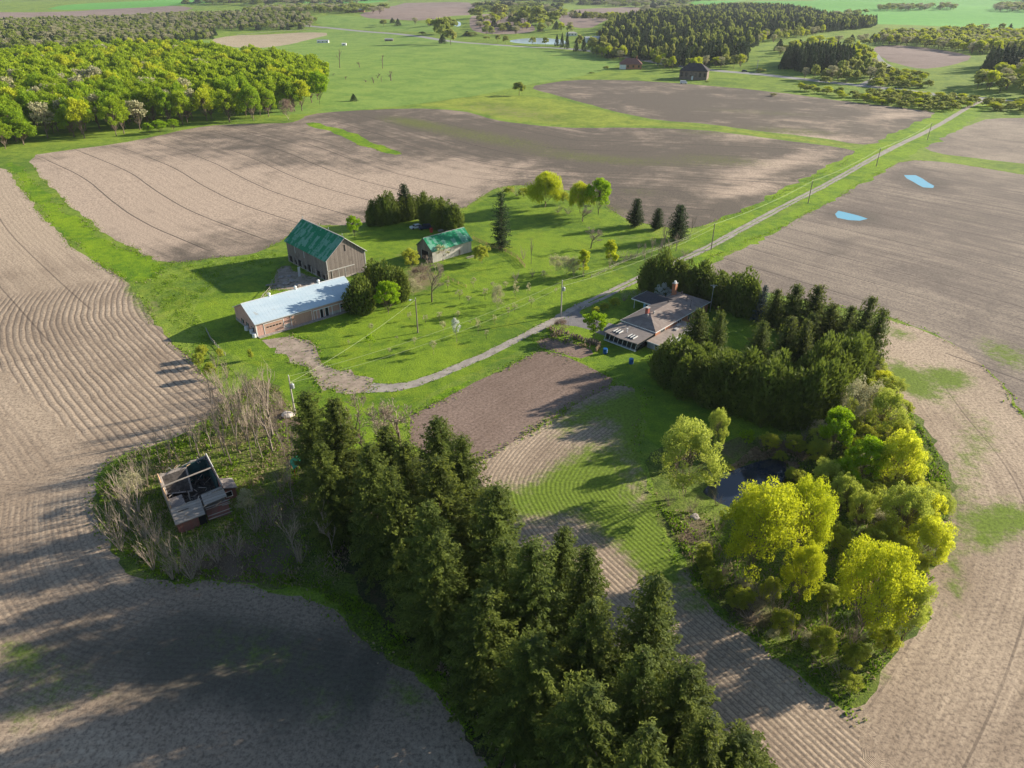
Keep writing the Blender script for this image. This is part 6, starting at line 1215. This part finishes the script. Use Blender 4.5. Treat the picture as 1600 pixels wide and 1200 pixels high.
# ---- utility poles and wires
POLES = {}
def pole(px, py, H, label, kind, m='pole_wood'):
    x, y = g(px, py); e = empty('utility_pole', (x, y, float(height(x, y))), 0, label, 'utility pole')
    MB().lathe([(.19, -.2), (.17, H * .4), (.12, H)], M[m], 10).build('pole', e)
    if kind == 'can':
        t = MB(); t.lathe([(.05, 0), (.36, .08), (.36, .95), (.3, 1.05), (.08, 1.15)], M['steel'], 14, (.5, -.1, H - 2.9)); tr = t.build('transformer', e)
        MB().beam((.1, 0, H - 2.2), (.5, -.1, H - 2.2), .06, M['steel']).build('bracket', tr); MB().lathe([(.07, 0), (.10, .12), (.05, .3)], M['white'], 8, (.5, -.1, H - 1.8)).build('bushing', tr)
    if kind == 'lamp':
        MB().beam((0, 0, H - .5), (-1.3, -.3, H - .1), .045, M['steel'], 6).build('lamp_arm', e); MB().lathe([(.32, 0), (.24, .16), (.08, .28)], M['white'], 12, (-1.35, -.3, H - .35)).build('lamp_head', e)
    MB().lathe([(.05, 0), (.08, .1), (.05, .25)], M['white'], 8, (0, 0, H)).build('insulator', e)
    if kind != 'lamp': MB().beam((-.05, 0, H - 1.2), (.35, 0, H - 1.1), .05, M['pole_wood']).build('bracket', e)
    POLES[len(POLES)] = (x, y, H); return e
pole(653, 520, 9.6, 'dark wooden lawn pole carrying a yard lamp', 'lamp')
pole(876.4, 494, 10.3, 'wooden pole with transformer can at the house driveway', 'can', 'pole_pale')
pole(461.6, 648, 9.4, 'pale pole with transformer can beside the boulder', 'can', 'pole_pale')
pole(1111, 390, 8.9, 'roadside pole just beyond the pines, nearest of the row along the driveway', 'x')
pole(1262.4, 318, 9.2, 'second roadside pole up the driveway, left of the puddles', 'x')
pole(1369, 260, 8.6, 'third roadside pole, above the two puddles', 'x')
pole(1448.6, 219.4, 9.4, 'farthest roadside pole, near the field corner by the road', 'x')
def wire(a, b_, dz=(0, 0), sag=.9, label='', n=14):
    A = Vector((a[0], a[1], a[2] - dz[0] + float(height(a[0], a[1])))); B = Vector((b_[0], b_[1], b_[2] - dz[1] + float(height(b_[0], b_[1])))); m = MB(); P = []
    for i in range(n + 1): t = i / n; p = A.lerp(B, t); p.z -= sag * 4 * t * (1 - t); P.append(p)
    for p, q in zip(P[:-1], P[1:]): m.beam(p, q, .026, M['wire'], 3)
    o = m.build('power_line'); tag(o, label, 'power line'); return o
wire(POLES[2], POLES[0], (1.6, .3), 1.0, 'service wire from the boulder pole to the yard lamp pole')
wire(POLES[2], POLES[1], (.1, .2), 1.8, 'upper wire between the two transformer poles')
wire(POLES[2], POLES[1], (1.6, 1.7), 2.4, 'lower wire between the two transformer poles')
wire(POLES[1], POLES[3], (0, 0), 1.3, 'upper wire from the house pole to the pole by the pines')
wire(POLES[1], POLES[3], (1.5, 1.3), 1.6, 'lower wire from the house pole to the pole by the pines')
wire(POLES[3], POLES[4], (0, 0), 1.2, 'wire between the first and second roadside poles')
wire(POLES[4], POLES[5], (0, 0), 1.2, 'wire between the second and third roadside poles')
wire(POLES[5], POLES[6], (0, 0), 1.2, 'wire between the third and farthest roadside poles')

# ---- fences
def fence(pts, label, m='greywood_l', step=2.6, hgt=1.2, rails=3, name='rail_fence', group=None):
    P = [Vector(g(*p)) for p in pts]; x0, y0 = P[0]; e = empty(name, (x0, y0, float(height(x0, y0))), 0, label, 'fence', group); f = random.Random(len(pts) + int(x0)); z0 = e.location.z
    prev = None
    for a, b_ in zip(P[:-1], P[1:]):
        n = max(1, int((b_ - a).length / step))
        for i in range(n + 1):
            q = a.lerp(b_, i / n); z = float(height(q.x, q.y)) - z0; h = hgt * f.uniform(.85, 1.1); c = (q.x - x0, q.y - y0, z)
            if prev is None or (Vector(c) - Vector(prev)).length > .5:
                MB().beam((c[0], c[1], z - .1), (c[0] + f.uniform(-.08, .08), c[1], z + h), .09, M[m], 5).build('post', e)
                if prev is not None:
                    r_ = MB()
                    for k in range(rails): zz = hgt * (k + .6) / rails; r_.beam((prev[0], prev[1], prev[2] + zz), (c[0], c[1], c[2] + zz + f.uniform(-.1, .1)), .06, M[m], 4)
                    r_.build('rail', e)
                prev = c
fence([(739, 374), (760, 384), (790, 394), (808, 404), (820, 418)], 'brown log rail fence running right from the small barn', 'rustwood', 2.8, 1.3, 4)
fence([(924, 434), (945, 425), (975, 410), (1003, 398), (1035, 388), (1075, 374)], 'pale rail fence along the paddock beside the driveway', 'greywood_l', 3.0, 1.1, 2)
fence([(700, 436), (716, 444), (728, 449)], 'short broken brown fence behind the orchard', 'rustwood', 2.5, 1.0, 2)
fence([(404, 478), (412, 466), (422, 455), (426, 444), (436, 432)], 'pale wire and post fence of the barnyard', 'greywood_l', 2.6, 1.4, 2)
fence([(323, 518), (330, 532), (342, 546), (352, 556)], 'short weathered fence at the field corner left of the shed', 'greywood_l', 2.8, 1.2, 2)
fence([(862, 518), (878, 524), (896, 530), (914, 535), (930, 540), (936, 545)], 'row of dark upright stakes between garden bed and lawn', 'pole_wood', .7, 1.5, 1, 'stake_fence')
scatter('dead_stalks', [[(858, 512), (878, 520), (900, 526), (925, 532), (938, 540), (934, 550), (910, 544), (880, 534), (860, 526)]], 1500, (.6, 1.6), 'straw', 'brown dry canes along the stake fence', 'canes', 21)

# ---- vehicles
def car(px, py, ang, label, paint, suv=False, name='car', sc=1.0):
    x, y = g(px, py); e = empty(name, (x, y, float(height(x, y))), R(ang), label, 'car'); e.scale = (sc,) * 3; h = .25 if suv else 0
    prof = [(-2.2, .35), (2.2, .35), (2.25, .75), (2.05, .95 + h * .5), (1.1, 1.02 + h), (.5, 1.5 + h), (-1.4 - h * 2, 1.52 + h), (-2.0 - h * .5, 1.0 + h), (-2.25, .9)]
    MB().prism(prof, 'y', -.88, .88, paint).build('body', e)
    b = MB(); b.prism([(1.02, 1.06 + h), (.46, 1.45 + h), (-1.35 - h * 1.6, 1.46 + h), (-1.8 - h * .4, 1.04 + h)], 'y', -.90, .90, M['glass']); b.build('side_window', e)
    b = MB(); b.add([(1.13, -.75, 1.06 + h), (1.13, .75, 1.06 + h), (.55, .7, 1.48 + h), (.55, -.7, 1.48 + h)], [(0, 1, 2, 3)], M['glass']); b.build('windscreen', e)
    for wx in (-1.4, 1.4):
        for wy in (-.82, .82):
            w = MB(); n = 14
            V = [(wx + .34 * math.cos(2 * math.pi * i / n), wy + s * .11, .34 + .34 * math.sin(2 * math.pi * i / n)) for s in (-1, 1) for i in range(n)]
            w.add(V, [list(range(n))[::-1], list(range(n, 2 * n))] + [(i, (i + 1) % n, n + (i + 1) % n, n + i) for i in range(n)], M['carblack']); w.build('wheel', e)
    for wy in (-.6, .6): MB().box(2.2, 2.29, wy - .18, wy + .18, .62, .78, M['white']).build('headlight', e)
    return e
car(664, 358, 200, 'dark blue car parked under the cedars behind the small barn', M['carblue'], True)
car(650, 357, 210, 'white car parked left of the dark blue car', M['carwhite'])
car(1163, 112, -10, 'dark car driving on the far road', M['carblue'], False, 'car', 1.25)
# ---- far houses
def farhouse(px, py, ang, L, Wd, e_, r_, wall, roof, label, name='house', wins=4, hipped=True, cat='house'):
    x, y = g(px, py); rt = root(name, x, y, ang, label, cat); b = MB(); b.box(-L / 2, L / 2, -Wd / 2, Wd / 2, -.5, e_, wall); b.build('wall', rt)
    if hipped: rf = hip(rt, -L / 2 - .5, L / 2 + .5, -Wd / 2 - .5, Wd / 2 + .5, e_, r_, roof, Wd * .45)
    else:
        b = MB(); b.prism([(-Wd / 2 - .4, e_ - .1), (0, r_), (Wd / 2 + .4, e_ - .1), (0, r_ - .4)], 'x', -L / 2 - .4, L / 2 + .4, roof); b.prism([(-Wd / 2, e_), (Wd / 2, e_), (0, r_ - .45)], 'x', -L / 2, L / 2, wall); rf = b.build('roof', rt)
    for i in range(wins):
        xx = -L / 2 + L * (i + .5) / wins; w = MB(); w.box(xx - .7, xx + .7, -Wd / 2 - .06, -Wd / 2 - .01, e_ * .35, e_ * .8, M['glass']); w.build('window', rt)
    return rt
fh = farhouse(985, 107, -8, 17, 11, 3.6, 7.6, M['brick'], plain('red_brown_roof', (.22, .11, .09), .9), 'red brick house with brown hip roof left of the young cedar rows'); fh.scale = (1.35,) * 3
MB().box(-8.6, -3.6, -6.4, -5.0, 0, 3.2, M['white']).build('entrance_wing', fh); MB().box(4, 4.8, 1, 1.8, 5.5, 9, M['brick']).build('chimney', fh)
fh = farhouse(1084, 123, -20, 19, 13, 5.8, 10.2, plain('grey_brown_brick', (.20, .15, .13), .9), plain('charcoal_roof', (.055, .05, .055), .9), 'large dark-roofed two storey house with a white van in front', 'house', 6); fh.scale = (1.35,) * 3
MB().box(-1, .2, -6.62, -6.51, 0, 2.4, M['white']).build('door', fh)
def van(px, py, ang, label):
    x, y = g(px, py); e = empty('van', (x, y, float(height(x, y))), R(ang), label, 'van'); MB().prism([(-3.2, .4), (3.2, .4), (3.2, 1.4), (2.4, 1.6), (1.9, 2.7), (-3.2, 2.8)], 'y', -1.1, 1.1, M['carwhite']).build('body', e)
    MB().add([(2.42, -.9, 1.66), (2.42, .9, 1.66), (1.98, .85, 2.6), (1.98, -.85, 2.6)], [(0, 1, 2, 3)], M['glass']); 
    for wx in (-2, 2):
        for wy in (-1.0, 1.0):
            w = MB(); n = 12; V = [(wx + .42 * math.cos(2 * math.pi * i / n), wy + s * .14, .42 + .42 * math.sin(2 * math.pi * i / n)) for s in (-1, 1) for i in range(n)]
            w.add(V, [list(range(n))[::-1], list(range(n, 2 * n))] + [(i, (i + 1) % n, n + (i + 1) % n, n + i) for i in range(n)], M['carblack']); w.build('wheel', e)
van(1068, 131, -10, 'white van parked before the dark-roofed house')
farhouse(505, 67, 5, 18, 8, 3.2, 4.6, M['white'], M['steel'], 'pale low farm shed on the far pasture at the left', 'farm_shed', 3, False, 'shed')
farhouse(538, 71, 0, 6, 4, 2.6, 3.4, M['white'], M['white'], 'tiny white hut right of the pale farm shed', 'hut', 1, False, 'hut')
farhouse(608, 64, 0, 13, 6, 2.6, 4.0, M['barn_boards'], M['trimgrey'], 'grey run-in shelter in the middle of the far pasture', 'field_shelter', 2, False, 'shelter')
farhouse(560, 19, 0, 30, 14, 5, 8, M['brick'], M['trimgrey'], 'red-walled farmhouse at the top left of the pastures', 'farmhouse', 4)
farhouse(925, 66, 20, 24, 12, 5, 8, M['white'], M['steel'], 'long pale building among trees by the far road', 'far_building', 4, False, 'building')
farhouse(1012, 55, -15, 26, 12, 5, 8.5, M['white'], M['metal_roof'], 'pale blue-roofed building behind the dark plantation trees', 'far_building', 4, False, 'building')
farhouse(893, 56, 10, 16, 10, 4, 6, M['white'], M['trimgrey'], 'small white house at the right end of the far pond', 'far_house', 3)
farhouse(1180, 64, 0, 10, 5, 2.6, 3.4, M['white'], M['white'], 'tiny white shed at the conifer forest edge', 'far_shed', 2, False, 'shed')
farhouse(440, 3, 0, 30, 14, 6, 9, M['white'], M['steel'], 'white building on the horizon crop field left', 'far_building', 4, False, 'building')
for px, py, H in ((969, 84, 10), (1131, 103, 11), (1182, 112, 11), (1291, 125, 11), (1067, 98, 11)):
    x, y = g(px, py); o = MB().lathe([(.35, 0), (.25, H)], M['pole_pale'], 8).beam((-1.2, 0, H - .8), (1.2, 0, H - .8), .14, M['pole_pale']).build('roadside_pole'); o.location = (x, y, float(height(x, y))); tag(o, 'far wooden power pole along the country road', 'utility pole', 'power poles of the far road')

# ---------------------------------------------------------------- air
hz = bpy.data.materials.new('haze_air'); hz.use_nodes = True; hn = hz.node_tree; hn.nodes.clear()
ho = hn.nodes.new('ShaderNodeOutputMaterial'); hv = hn.nodes.new('ShaderNodeVolumePrincipled'); hv.inputs['Color'].default_value = (.80, .88, 1.0, 1); hv.inputs['Density'].default_value = .00004; hv.inputs['Anisotropy'].default_value = .2
hn.links.new(hv.outputs[0], ho.inputs['Volume'])
b = MB(); b.box(-9300, 9300, -600, 14300, -22, 88, hz); o = b.build('haze'); o['kind'] = 'stuff'; tag(o, 'thin pale haze over the far fields', 'haze')
